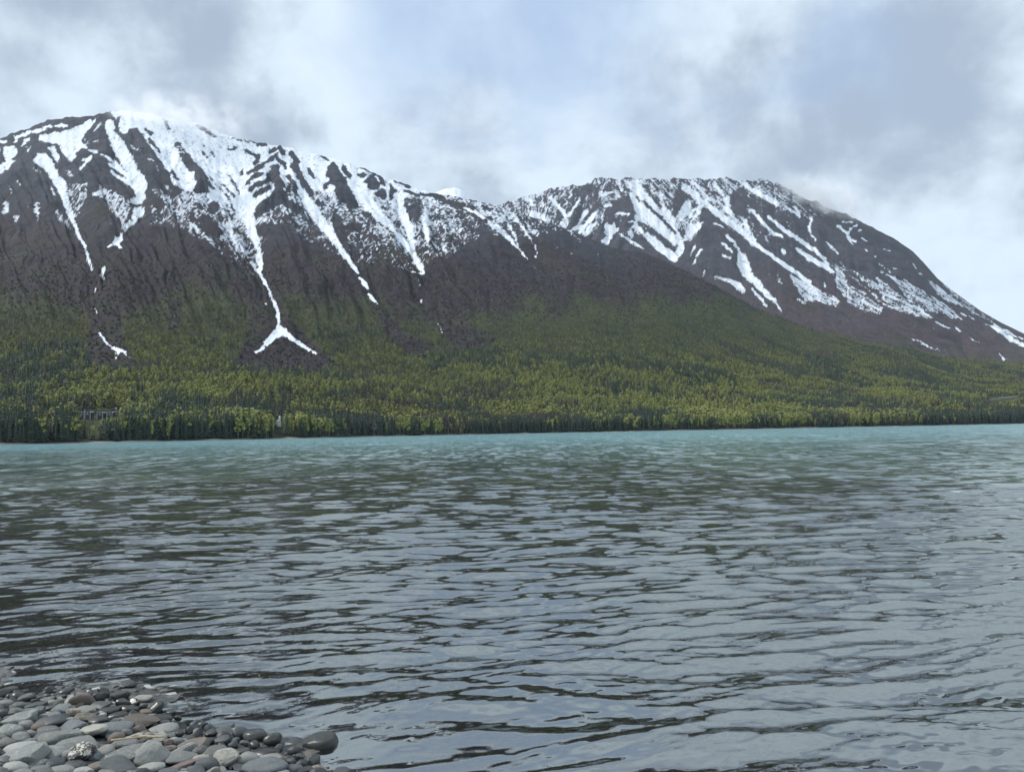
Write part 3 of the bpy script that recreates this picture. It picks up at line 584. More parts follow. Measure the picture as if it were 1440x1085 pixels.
M_birch = leaf_mat('birch_leaves', (.250, .275, .074), (.360, .365, .112), (.200, .220, .084))
M_olive = leaf_mat('budding_leaves', (.165, .165, .062), (.230, .220, .085), (.130, .115, .070))
M_bare = leaf_mat('bare_twigs', (.13, .115, .10), (.20, .175, .145))
M_brush = leaf_mat('alder_brush', (.044, .040, .032), (.078, .084, .038), (.046, .048, .030))
M_dbark = plain('dark_bark', (.06, .05, .042)); M_pbark = plain('pale_bark', (.26, .25, .22), (.12, .11, .10))

def trunk_geo(rng, h, r, lean=.02, sides=5, limbs=0, l0=.4):
    v, f = [], []
    def tube(p0, p1, r0, r1, sd):
        d = (p1-p0).normalized(); s_ = d.orthogonal().normalized(); t_ = d.cross(s_); b0 = len(v)
        for p, r_ in ((p0, r0), (p1, r1)):
            for i in range(sd):
                a = 2*math.pi*i/sd; v.append(p+s_*math.cos(a)*r_+t_*math.sin(a)*r_)
        for i in range(sd): j = (i+1) % sd; f.append((b0+i, b0+j, b0+sd+j, b0+sd+i))
    tip = Vector((rng.uniform(-1, 1)*lean*h, rng.uniform(-1, 1)*lean*h, h)); midp = tip*.5+Vector((rng.uniform(-1, 1)*lean*h*.4, 0, 0))
    tube(Vector((0, 0, -.6)), midp, r, r*.6, sides); tube(midp, tip, r*.6, r*.08, sides)
    for i in range(limbs):
        z_ = l0+(1-l0)*.85*i/max(limbs-1, 1); p = midp*(z_/.5) if z_ < .5 else midp.lerp(tip, (z_-.5)/.5)
        a = rng.uniform(0, 6.28); ln = h*(.30-.2*z_)*rng.uniform(.8, 1.3); q = p+Vector((math.cos(a)*ln*.7, math.sin(a)*ln*.7, ln*.75))
        tube(p, q, r*.3, r*.06, 3)
    return v, f
def spruce_crown(rng, h, tiers, per, rad):
    v, f = [], []
    for t in range(tiers):
        u = t/(tiers-1); z0 = h*(.10+.87*u); R = rad*(1-u)**.85*rng.uniform(.82, 1.12)+.10
        for i in range(per):
            a = 6.283*(i+rng.uniform(-.35, .35))/per+t*1.3; rr = R*rng.uniform(.6, 1.15); dz = rr*rng.uniform(.25, .6); wd = rr*.42+.12
            ca, sa = math.cos(a), math.sin(a); b0 = len(v)
            v += [Vector((0, 0, z0+h*.05)), Vector((ca*rr*.55-sa*wd, sa*rr*.55+ca*wd, z0-dz*.55)), Vector((ca*rr, sa*rr, z0-dz)), Vector((ca*rr*.55+sa*wd, sa*rr*.55-ca*wd, z0-dz*.55))]
            f += [(b0, b0+1, b0+2), (b0, b0+2, b0+3)]
    b0 = len(v); v += [Vector((math.cos(k_*2.094)*rad*.28, math.sin(k_*2.094)*rad*.28, h*.1)) for k_ in range(3)]+[Vector((0, 0, h))]; f += [(b0, b0+1, b0+3), (b0+1, b0+2, b0+3), (b0+2, b0, b0+3)]
    return v, f
def leafy_crown(rng, h, nclump, rad, size, z0=.28, taper=.5):
    v, f = [], []
    lobes = [(rng.uniform(-.4, .4)*rad, rng.uniform(-.4, .4)*rad, h*rng.uniform(z0+.1, .88)) for _ in range(7)]+[(0, 0, h*.88)]
    for i in range(nclump):
        lx, ly, lz = lobes[i % 8]; fr_ = rad*(1-taper*max(0, (lz/h-z0)/(1-z0)))*.62
        while True:
            q = Vector((rng.uniform(-1, 1), rng.uniform(-1, 1), rng.uniform(-1, 1)))
            if .25 < q.length < 1: break
        c_ = Vector((lx+q.x*fr_, ly+q.y*fr_, min(lz+q.z*fr_*1.35, h*.99))); nv = (q+Vector((0, 0, .45))+Vector((rng.uniform(-.5, .5), rng.uniform(-.5, .5), rng.uniform(-.5, .5)))).normalized()
        s_ = nv.orthogonal().normalized(); t_ = nv.cross(s_); a = rng.uniform(0, 6.28); s_, t_ = s_*math.cos(a)+t_*math.sin(a), t_*math.cos(a)-s_*math.sin(a)
        z_ = size*rng.uniform(.6, 1.3); b0 = len(v)
        v += [c_-s_*z_, c_+t_*z_*.8-nv*z_*.25, c_+s_*z_, c_-t_*z_*.8-nv*z_*.25]; f += [(b0, b0+1, b0+2), (b0, b0+2, b0+3)]
    return v, f
def bare_crown(rng, h, nn_):
    v, f = [], []
    for i in range(nn_):
        z_ = h*rng.uniform(.3, .97); a = rng.uniform(0, 6.28); ln = h*.2*rng.uniform(.5, 1.1)*(1.15-z_/h); w_ = .05+.012*h
        p = Vector((0, 0, z_)); q = p+Vector((math.cos(a)*ln, math.sin(a)*ln, ln*1.0)); sd = Vector((-math.sin(a), math.cos(a), .3))*w_
        b0 = len(v); v += [p-sd*.4, q-sd, q+Vector((0, 0, .8)), q+sd]; f += [(b0, b0+1, b0+2), (b0, b0+2, b0+3)]
    return v, f
kinds = {}                                        # name -> list of (trunk mesh, crown mesh)
def both(name, tv, tf, cv, cf_, mt, mc):
    t = pymesh(name+'_trunk', tv, tf); t.materials.append(mt); c_ = pymesh(name+'_crown', cv, cf_); c_.materials.append(mc); return t, c_
rg = random.Random(3)
kinds['spruce'] = [both('spruce', *trunk_geo(rg, h, .19), *spruce_crown(rg, h, 13, 8, r), M_dbark, M_spruce) for h, r in ((10, 1.7), (10, 1.35), (10, 2.0), (10, 1.1))]
kinds['birch'] = [both('birch', *trunk_geo(rg, 9.2, .15, .03, 5, 5), *leafy_crown(rg, 10, 170, r, .52), M_pbark, M_birch) for r in (2.3, 1.8, 2.7, 2.1)]
kinds['bare'] = [both('bare', *trunk_geo(rg, 9.6, .14, .03, 4, 7, .3), *bare_crown(rg, 10, 70), M_pbark, M_bare) for _ in range(2)]

def joined(name, parts, scale=1):
    v, f, mi, mats = [], [], [], []
    for me_ in parts:
        b0 = len(v); v += [tuple(q.co) for q in me_.vertices]; f += [tuple(b0+i for i in p.vertices) for p in me_.polygons]
        mats.append(me_.materials[0]); mi += [len(mats)-1]*len(me_.polygons)
    o_me = pymesh(name, v, f)
    for m_ in mats: o_me.materials.append(m_)
    o_me.polygons.foreach_set('material_index', mi); return o_me
lib = bpy.data.collections.new('tree_library')     # not linked: source shapes of the wood
protos = []
def addproto(me_): o = bpy.data.objects.new('p%02d_tree' % len(protos), me_); lib.objects.link(o); protos.append(o)
for t_, c_ in [both('spruce', *trunk_geo(rg, h, .17, .01, 3), *spruce_crown(rg, 10, 8, 6, r), M_dbark, M_spruce) for h, r in ((10, 1.8), (10, 1.4), (10, 2.1))]: addproto(joined('spruce', (t_, c_)))
for r in (2.9, 2.3, 3.4): addproto(joined('birch', both('birch', *trunk_geo(rg, 9, .13, .03, 3), *leafy_crown(rg, 10, 84, r, .72), M_pbark, M_birch)))
for r in (2.6, 2.0): addproto(joined('olive', both('olive', *trunk_geo(rg, 9, .13, .03, 3), *leafy_crown(rg, 10, 74, r, .72, .2), M_pbark, M_olive)))
addproto(joined('bare', both('bare', *trunk_geo(rg, 9.4, .13, .03, 3), *bare_crown(rg, 10, 50), M_dbark, M_bare)))
for _ in range(2): addproto(joined('brush', both('brush', *trunk_geo(rg, 2, .08, .05, 3), *leafy_crown(rg, 3, 40, 2.4, .75, .05, .1), M_dbark, M_brush)))
# index: 0-2 spruce, 3-5 birch, 6-7 budding, 8 bare, 9-10 brush

NT_ = 150000
a_ = RNG.uniform(-.80, .78, NT_); u_ = RNG.uniform(0, 1, NT_)
d0 = D0f(a_); dm = np.minimum(D1f(a_)*1.01, 2600)
y_ = np.sqrt(d0**2+u_*(dm**2-d0**2)); x_ = a_*y_
# a denser edge wood along the shore
NE = 9000
ae = RNG.uniform(-.80, .78, NE); ye = D0f(ae)+3+RNG.uniform(0, 1, NE)**1.3*70; x_ = np.r_[x_, ae*ye]; y_ = np.r_[y_, ye]
z_, s_ = near_z(x_, y_); px, py = proj(x_, y_, z_)
shore = y_-D0f(x_/y_)
wood = np.where(py > 545, 1., T.at(treeM, px, np.clip(py, 131, 548)))
snow_here = N.at(nearM, px, np.clip(py, 131, 548)); snow_here = np.where(py > 545, -1, snow_here)
road_y = np.interp(px, [1180, 1300, 1440, 1500], [574, 569, 557, 553])
r_ = RNG.uniform(0, 1, len(x_)); keep = (shore > 2) & (s_ < 1.0) & (snow_here < .1)
keep &= ~((px > 1395) & (np.abs(py-560+.12*(px-1440)) < 1.2))
# tree kinds from stand-sized noise
n1 = fbm(x_/75., y_/110., 3, 120); n2 = fbm(x_/170.+5, y_/260., 3, 121); n3 = fbm(x_/60., y_/60., 2, 122)
hgt = np.clip(1.15-(z_/420.), .45, 1.15)
front = np.exp(-shore/28.)
pspr = np.clip(.19+1.8*n1+1.1*fbm(x_/22., y_/30., 2, 125)+.55*front+.15*sstep(px, 850, 1150)*sstep(-py, -560, -470), .04, .93)
olv = sstep(-py, -560, -440); olv = np.maximum(olv, sstep(n2, .2, .5)*.6)
k_ = np.where(r_ < pspr, 0, np.where(RNG.uniform(0, 1, len(x_)) < olv, 6, 3))
k_ = np.where((k_ > 0) & (n3 > np.where(px > 1050, .12, .38)) & (RNG.uniform(0, 1, len(x_)) < .65), 8, k_)
rr_ = RNG.uniform(0, 1, len(x_))
is_tree = rr_ < wood**1.3
dens = RNG.uniform(0, 1, len(x_)) < np.where(shore < 70, .9, .80)
brush = (~is_tree) & (RNG.uniform(0, 1, len(x_)) < .38*sstep(py, 330, 400))
# lone dark conifers high on the right shoulder
lone = brush & (px > 760) & (RNG.uniform(0, 1, len(x_)) < .16)
keep &= (is_tree & dens) | brush
var = RNG.integers(0, 12, len(x_))
idx = np.where(k_ == 0, var % 3, np.where(k_ == 3, 3+var % 3, np.where(k_ == 6, 6+var % 2, 8)))
idx = np.where(brush, 9+var % 2, idx); idx = np.where(lone, var % 3, idx)
size = RNG.uniform(.75, 1.25, len(x_))*np.where(idx < 3, 1.20, 1.0)*hgt*np.where(shore < 90, 1.12, 1.0)
size = np.where(idx >= 9, RNG.uniform(.45, 1.15, len(x_)), size); size = np.where(lone, RNG.uniform(.35, .7, len(x_)), size)
topy = proj(x_, y_, z_+size*np.where(idx < 9, 10.5, 3))[1]
for x0, x1, yl in ((108, 146, 586.5), (148, 170, 583.5), (61, 74, 586), (388, 400, 594.5), (385.5, 391, 594.5), (404.8, 407.6, 594.5), (413, 416.2, 594.5), (1392, 1460, 560)):
    inx = (px > x0-1.5) & (px < x1+1.5)
    far_ok = (py < yl-4) | (topy > yl)
    if x0 > 1300: far_ok = (topy > 565.5-.17*(px-1392)) | (py < 557)
    keep &= ~(inx & ~far_ok)
K = np.nonzero(keep)[0]
# the largest-looking ones become trees of their own
app = size[K]/y_[K]*(1+0*px[K]); vis = (px[K] > -5) & (px[K] < 1445) & (shore[K] < 60)
solo = np.zeros(len(x_), bool); kindof = {'spruce': idx < 3, 'birch': (idx >= 3) & (idx < 8), 'bare': idx == 8}
info = {'spruce': ('spruce_tree', 'dark green spruce in the front row of the far lake shore', 'spruce', 'spruces along the far shore'),
        'birch': ('birch_tree', 'fresh yellow-green birch in the front row of the far lake shore', 'birch', 'birches along the far shore'),
        'bare': ('bare_tree', 'leafless grey-brown tree in the front row of the far lake shore', 'tree', 'leafless trees along the far shore')}
for kn, cap in (('spruce', 300), ('birch', 300), ('bare', 60)):
    sel = K[vis & kindof[kn][K]]; sel = sel[np.argsort(-(size[sel]/y_[sel])*np.exp(-shore[sel]/30))][:cap]; solo[sel] = True
    nm, lb, ct, gp = info[kn]
    for q, i in enumerate(sel):
        tm, cm = kinds[kn][q % len(kinds[kn])]
        e = empty(nm, (x_[i], y_[i], z_[i]), random.uniform(0, 6.28)); sz = size[i]*random.uniform(.85, 1.15); e.scale = (sz*random.uniform(.85, 1.15),)*2+(sz,)
        tag(e, lb, ct, gp)
        for nm2, me2 in (('trunk', tm), ('crown', cm)):
            o = bpy.data.objects.new(nm2, me2); C.objects.link(o); o.parent = e
keep &= ~solo; K = np.nonzero(keep)[0]
print('trees', len(K), 'brush', int((idx[K] >= 9).sum()))
def scatter_nodes():
    ng = bpy.data.node_groups.new('plant_scatter', 'GeometryNodeTree')
    ng.interface.new_socket('Geometry', in_out='INPUT', socket_type='NodeSocketGeometry'); ng.interface.new_socket('Geometry', in_out='OUTPUT', socket_type='NodeSocketGeometry')
    N_ = ng.nodes; L_ = ng.links; gi = N_.new('NodeGroupInput'); go = N_.new('NodeGroupOutput')
    ci = N_.new('GeometryNodeCollectionInfo'); ci.inputs[0].default_value = lib; ci.inputs['Separate Children'].default_value = True; ci.inputs['Reset Children'].default_value = True
    ip = N_.new('GeometryNodeInstanceOnPoints'); ip.inputs['Pick Instance'].default_value = True
    def na(nm, typ):
        q = N_.new('GeometryNodeInputNamedAttribute'); q.data_type = typ; q.inputs['Name'].default_value = nm; return q.outputs['Attribute']
    L_.new(gi.outputs[0], ip.inputs['Points']); L_.new(ci.outputs[0], ip.inputs['Instance']); L_.new(na('idx', 'INT'), ip.inputs['Instance Index'])
    L_.new(na('rot', 'FLOAT_VECTOR'), ip.inputs['Rotation']); L_.new(na('sc', 'FLOAT_VECTOR'), ip.inputs['Scale']); L_.new(ip.outputs[0], go.inputs[0]); return ng
NG = scatter_nodes()
def scatter(name, sel, label, cat):
    me_ = bpy.data.meshes.new(name); me_.vertices.add(len(sel)); me_.vertices.foreach_set('co', np.stack([x_[sel], y_[sel], z_[sel]], -1).astype(np.float32).ravel())
    at_ = me_.attributes.new('idx', 'INT', 'POINT'); at_.data.foreach_set('value', idx[sel].astype(np.int32))
    at_ = me_.attributes.new('rot', 'FLOAT_VECTOR', 'POINT'); rot = np.zeros((len(sel), 3)); rot[:, 2] = RNG.uniform(0, 6.28, len(sel)); rot[:, :2] = RNG.normal(0, .04, (len(sel), 2)); at_.data.foreach_set('vector', rot.astype(np.float32).ravel())
    at_ = me_.attributes.new('sc', 'FLOAT_VECTOR', 'POINT'); s3 = np.repeat(size[sel][:, None], 3, 1); s3[:, :2] *= RNG.uniform(.85, 1.2, (len(sel), 1)); at_.data.foreach_set('vector', s3.astype(np.float32).ravel())
    o = link(name, me_); md = o.modifiers.new('scatter', 'NODES'); md.node_group = NG; tag(o, label, cat, kind='stuff'); return o
scatter('forest', K[idx[K] < 9], 'mixed spruce and birch forest covering the foot of the mountains', 'forest')
scatter('brush', K[idx[K] >= 9], 'low brown alder brush on the open slopes above the forest', 'brush')


# ------------------------------------------------------------------ haze and the wisps of cloud on the two summits
def box_mesh(name, a, b):
    v = [(x, y, z) for x in (a[0], b[0]) for y in (a[1], b[1]) for z in (a[2], b[2])]
    return pymesh(name, v, [(0, 1, 3, 2), (4, 6, 7, 5), (0, 4, 5, 1), (2, 3, 7, 6), (0, 2, 6, 4), (1, 5, 7, 3)])
hz = link('haze', box_mesh('haze', (-9500, -9500, -330), (9500, 9500, 1620))); tag(hz, 'thin blue haze lying over the lake and mountains', 'haze', kind='stuff')
m, n = mat('haze'); pv = n.new('ShaderNodeVolumePrincipled'); pv.inputs['Density'].default_value = HAZE; pv.inputs['Color'].default_value = (.80, .90, 1, 1)
n.l.new(pv.outputs[0], n.new('ShaderNodeOutputMaterial').inputs['Volume']); hz.data.materials.append(m)

def cloud(px_, py_, depth_, rx, ry, rz_, dens, label, ang=0):
    d = ray(px_, py_)[:, 0]; d = d/d[1]*depth_
    bmc = bmesh.new(); bmesh.ops.create_icosphere(bmc, subdivisions=2, radius=1); mc_ = bpy.data.meshes.new('cloud'); bmc.to_mesh(mc_); bmc.free()
    o = link('cloud', mc_); o.location = (d[0], d[1], d[2]+CAM_H); o.scale = (rx, ry, rz_); o.rotation_euler = (0, ang, 0)
    m, n = mat('cloud'); tcn = n.new('ShaderNodeTexCoord').outputs['Object']; pos = n.new('ShaderNodeNewGeometry').outputs['Position']
    fall = n.ramp(n.vmath('LENGTH', tcn), .25, 1.0, 1, 0); ns = n.ramp(n.noise(pos, .012, 4, .6), .38, .68)
    pv = n.new('ShaderNodeVolumePrincipled'); n.put(pv.inputs['Density'], n.math('MULTIPLY', n.math('MULTIPLY', fall, ns), dens)); pv.inputs['Color'].default_value = (1, 1, 1, 1); pv.inputs['Anisotropy'].default_value = .3
    n.l.new(pv.outputs[0], n.new('ShaderNodeOutputMaterial').inputs['Volume']); mc_.materials.append(m); tag(o, label, 'cloud', kind='stuff')
cloud(262, 165, 2880, 380, 160, 110, .016, 'thin wisp of cloud veiling the left summit', .12)
cloud(1165, 280, 4150, 380, 200, 130, .018, 'thin wisp of cloud clinging to the right summit', .35)

# ------------------------------------------------------------------ stones
def stone_mesh(name, rng, flat, angular, subdiv=3, length=.78):
    bm = bmesh.new(); bmesh.ops.create_icosphere(bm, subdivisions=subdiv, radius=1)
    off = Vector((rng.uniform(0, 50),)*3)
    planes = [(Vector((rng.gauss(0, 1), rng.gauss(0, 1), rng.gauss(0, .8))).normalized(), rng.uniform(.45, .82)) for _ in range(int(4+angular*10))]
    for v in bm.verts:
        p = v.co.copy(); q = p*(1+.24*mnoise.noise(p*.9+off)+.08*mnoise.noise(p*2.2+off))
        for nv, d_ in planes:
            e_ = q.dot(nv)-d_
            if e_ > 0: q -= nv*e_*(.25+.72*angular)
        q += p*.025*mnoise.noise(p*6+off)*(1+angular)
        v.co = Vector((q.x, q.y*length, q.z*flat))
    xs_ = [v.co.x for v in bm.verts]; ys_ = [v.co.y for v in bm.verts]; zs_ = [v.co.z for v in bm.verts]
    cx = (max(xs_)+min(xs_))/2; cy = (max(ys_)+min(ys_))/2
    for v in bm.verts: v.co = Vector(((v.co.x-cx)/(max(xs_)-min(xs_)), (v.co.y-cy)/(max(ys_)-min(ys_)), (v.co.z-min(zs_))/(max(zs_)-min(zs_))))
    me_ = bpy.data.meshes.new(name); bm.to_mesh(me_); bm.free(); me_.polygons.foreach_set('use_smooth', [True]*len(me_.polygons))
    if angular > .5: me_.set_sharp_from_angle(angle=math.radians(28))
    me_.materials.append(None); return me_
sr = random.Random(11)
SM = {'round': [stone_mesh('stone', sr, .6, .32) for _ in range(6)], 'flat': [stone_mesh('stone', sr, .35, .25) for _ in range(4)],
      'angular': [stone_mesh('stone', sr, .7, .95) for _ in range(5)], 'block': [stone_mesh('stone', sr, .6, .72) for _ in range(5)]}
bm = bmesh.new(); bmesh.ops.create_icosphere(bm, subdivisions=3, radius=1)   # upright shard like a fin
for v in bm.verts:
    u = (v.co.z+1)/2; v.co = Vector((v.co.x*(1-u*.9)*.55+.38*u*u, v.co.y*(1-u)*.5, u))
sh = bpy.data.meshes.new('shard'); bm.to_mesh(sh); bm.free(); sh.materials.append(None); SM['shard'] = [sh]
bm = bmesh.new(); bmesh.ops.create_icosphere(bm, subdivisions=4, radius=1)   # blunt triangular boulder
for v in bm.verts:
    p = v.co.copy(); u = (p.z+1)/2; k_ = (1-u*.62); q = Vector((p.x*k_*.5, p.y*k_*.5, u)); q += p*.05*mnoise.noise(p*1.6+Vector((3, 3, 3)))+p*.03*mnoise.noise(p*4)
    v.co = q
sh = bpy.data.meshes.new('stone'); bm.to_mesh(sh); bm.free(); sh.polygons.foreach_set('use_smooth', [True]*len(sh.polygons)); sh.materials.append(None); SM['tri'] = [sh]

def stone_mat(name, c1, c2, rough=.75, speck=None, vein=0, bump=.3):
    m, n = mat(name); tcn = n.new('ShaderNodeTexCoord').outputs['Object']; oi = n.new('ShaderNodeObjectInfo').outputs['Random']
    pos = n.new('ShaderNodeNewGeometry').outputs['Position']
    ns = n.noise(pos, 26, 5, .65, .4); fine_ = n.noise(pos, 210, 3, .7)
    c = n.mix(n.ramp(ns, .3, .7), c1, c2)
    c = n.mix(n.ramp(fine_, .35, .65, 0, .55), c, tuple(v*.45 for v in c1))
    c = n.mix(n.ramp(fine_, .66, .74, 0, .4), c, tuple(min(1, v*1.9) for v in c1))
    if speck:
        sp = n.noise(pos, 42, 4, .75, .9); c = n.mix(n.ramp(sp, .46, .52), c, speck)
    if vein:
        wv = n.noise(n.mapping(pos, (1, 1, 3.2), (0.5, .3, .4)), 11, 2, .5, .3); vv = n.math('ABSOLUTE', n.math('SUBTRACT', wv, .5)); c = n.mix(n.ramp(vv, .0, .012, vein, 0), c, (.5, .5, .47))
    br = n.new('ShaderNodeHueSaturation'); n.l.new(c, br.inputs['Color']); n.put(br.inputs['Value'], n.ramp(oi, 0, 1, .62, 1.35))
    b = n.new('ShaderNodeBsdfPrincipled'); n.l.new(br.outputs[0], b.inputs['Base Color']); b.inputs['Roughness'].default_value = rough
    bp = n.new('ShaderNodeBump'); bp.inputs['Distance'].default_value = .004; bp.inputs['Strength'].default_value = bump; n.l.new(n.math('ADD', fine_, n.math('MULTIPLY', ns, 2)), bp.inputs['Height']); n.l.new(bp.outputs[0], b.inputs['Normal'])
    n.l.new(b.outputs[0], n.new('ShaderNodeOutputMaterial').inputs[0]); return m
SMAT = {'grey': stone_mat('grey_stone', (.150, .156, .148), (.215, .220, .205), vein=.3), 'pale': stone_mat('pale_grey_stone', (.25, .255, .235), (.33, .325, .30)), 'blue': stone_mat('blue_grey_stone', (.115, .132, .138), (.165, .178, .18)),
        'charcoal': stone_mat('charcoal_stone', (.050, .056, .060), (.080, .084, .086), .5), 'wet': stone_mat('wet_dark_stone', (.034, .037, .035), (.060, .058, .050), .32, bump=.15), 'brown': stone_mat('brown_stone', (.115, .092, .076), (.15, .13, .11)),
        'tan': stone_mat('tan_stone', (.33, .28, .20), (.24, .21, .17), speck=(.12, .11, .09)), 'white': stone_mat('cream_stone', (.62, .60, .50), (.5, .48, .4), .6), 'speckled': stone_mat('speckled_stone', (.62, .60, .52), (.52, .49, .42), .6, speck=(.03, .028, .025), bump=.9),
        'pink': stone_mat('pinkish_stone', (.25, .18, .17), (.19, .15, .145)), 'sand': stone_mat('sandy_grey_stone', (.30, .285, .24), (.22, .21, .185), vein=.4)}
TONE = {'grey': 'mid-grey', 'pale': 'pale grey', 'blue': 'blue-grey', 'charcoal': 'charcoal', 'wet': 'wet dark', 'brown': 'brownish', 'tan': 'tan', 'white': 'cream white', 'speckled': 'speckled', 'pink': 'pinkish', 'sand': 'sandy grey'}
def on_bed(px_, py_):
    d = ray(px_, py_)[:, 0]; t = 1.0
    for _ in range(60):
        p = d*t; zb = float(bed_z(np.array(p[0]), np.array(p[1]))); t += (CAM_H+p[2]-zb)*.35/abs(d[2])
    return p[0], p[1], zb
marks = []                                        # stones that stand out and by which the others are described
placed = []
def put_stone(cx, cy, wd, ht, tone='grey', shape='round', label=None, lift=0, tilt=None, mark=None, rz=None):
    x, y, zb = on_bed(cx, cy+ht*.30); dist = math.hypot(math.hypot(x, y), CAM_H)
    W_ = wd/FPX*dist*1.12; dp = W_*.75; Hz = max(.30*W_, (ht/FPX*dist-dp*.30)*1.15)
    ms = SM[shape]; o = bpy.data.objects.new('cobble', ms[sr.randrange(len(ms))]); C.objects.link(o)
    o.material_slots[0].link = 'OBJECT'; o.material_slots[0].material = SMAT[tone]
    o.scale = (W_, dp, Hz); o.rotation_euler = (tilt[0] if tilt else sr.uniform(-.12, .12), tilt[1] if tilt else sr.uniform(-.14, .14), rz if rz is not None else sr.uniform(-.3, .3)+(math.pi if sr.random() < .5 and shape not in ('shard',) else 0))
    o.location = (x, y, zb-.22*Hz+lift)
    placed.append([o, cx, cy, wd, ht, tone, shape, label, mark, x, y, W_, Hz])
    if mark: marks.append((cx, cy, mark))
    return o
P = put_stone
# stones that stand out
P(452, 1037, 38, 38, 'wet', 'block', 'wet black rounded rock standing alone in the shallow water', mark='black rock in the water', lift=-.05)
P(358, 1034, 30, 21, 'wet', 'round', 'wet olive-brown rounded rock in the shallows with water lapping its foot', mark='wet brown rock')
P(179, 963, 18, 14, 'wet', 'block', 'small dark blocky rock poking out of the water farthest from the beach', mark='small far rock in the water')
P(276, 1031, 17, 22, 'charcoal', 'shard', 'black fin-shaped stone shard standing upright at the water edge', mark='black fin-shaped shard', tilt=(0, 0), rz=.1)
P(116, 1060, 27, 26, 'speckled', 'block', 'rough white and black speckled rock among grey cobbles', mark='speckled rock')
P(132, 1033, 26, 13, 'white', 'block', 'smooth cream-white stone lying on a long grey slab', mark='cream-white stone', lift=.03)
P(213, 1058, 50, 40, 'pale', 'tri', 'largest boulder of the beach, pale grey with a blunt triangular top', mark='triangular boulder', tilt=(0, 0), rz=0)
P(257, 1077, 27, 17, 'pink', 'angular', 'pinkish pitted stone at the lower edge of the beach', mark='pinkish stone')
P(319, 1067, 30, 28, 'sand', 'angular', 'pointed sandy-grey broken stone with sharp faces', mark='pointed sandy stone')
P(196, 1016, 42, 15, 'brown', 'block', 'flat brown wedge-shaped stone at the wet edge', mark='brown wedge stone')
P(228, 1026, 34, 12, 'pale', 'flat', 'pale oval flat stone right behind the small gravel pocket', mark='pale oval stone')
P(56, 1048, 22, 10, 'tan', 'block', 'small tan and black pebble with yellow stains', mark='small tan stone')
P(27, 1008, 42, 24, 'grey', 'angular', 'big angular grey block at the left edge of the beach', mark='big angular block')
P(12, 1028, 32, 22, 'grey', 'round', 'big dark grey egg-shaped cobble cut by the left picture edge', mark='egg-shaped cobble')
P(105, 1019, 32, 18, 'blue', 'block', 'light blue-grey square slab tilted towards the water', mark='blue-grey slab', tilt=(.3, -.3))
P(112, 985, 34, 20, 'brown', 'flat', 'thin brownish slab standing on edge near the water', mark='upright brown slab', tilt=(1.0, .1))
P(120, 1007, 24, 13, 'tan', 'angular', 'rough mottled tan stone behind the blue-grey slab', mark='mottled tan stone')
P(103, 1002, 14, 13, 'tan', 'round', 'small rust-brown ringed pebble leaning on the mottled tan stone')
P(445, 1082, 26, 9, 'tan', 'angular', 'rough cream and tan stone, rightmost on the beach edge', mark='cream stone on the right')
P(397, 1064, 19, 16, 'brown', 'shard', 'upright brown-grey splinter of slate at the right end of the beach', mark='slate splinter', tilt=(0, 0), rz=2.9)
P(374, 1077, 50, 18, 'blue', 'round', 'long smooth blue-grey cobble at the right end of the beach', mark='long smooth cobble')
P(575, 996, 26, 9, 'white', 'block', 'white stone just awash in the shallow water', mark='white stone in the water')
P(211, 1080, 30, 11, 'pale', 'round', 'pale flat-topped stone with dark scratches at the picture bottom', mark='scratched pale stone')
P(271, 1047, 36, 15, 'brown', 'block', 'brown-grey veined cobble in front of the black fin-shaped shard', mark='veined cobble')
P(290, 1074, 30, 22, 'blue', 'round', 'dark blue-grey round cobble left of the pointed sandy stone', mark='dark round cobble')
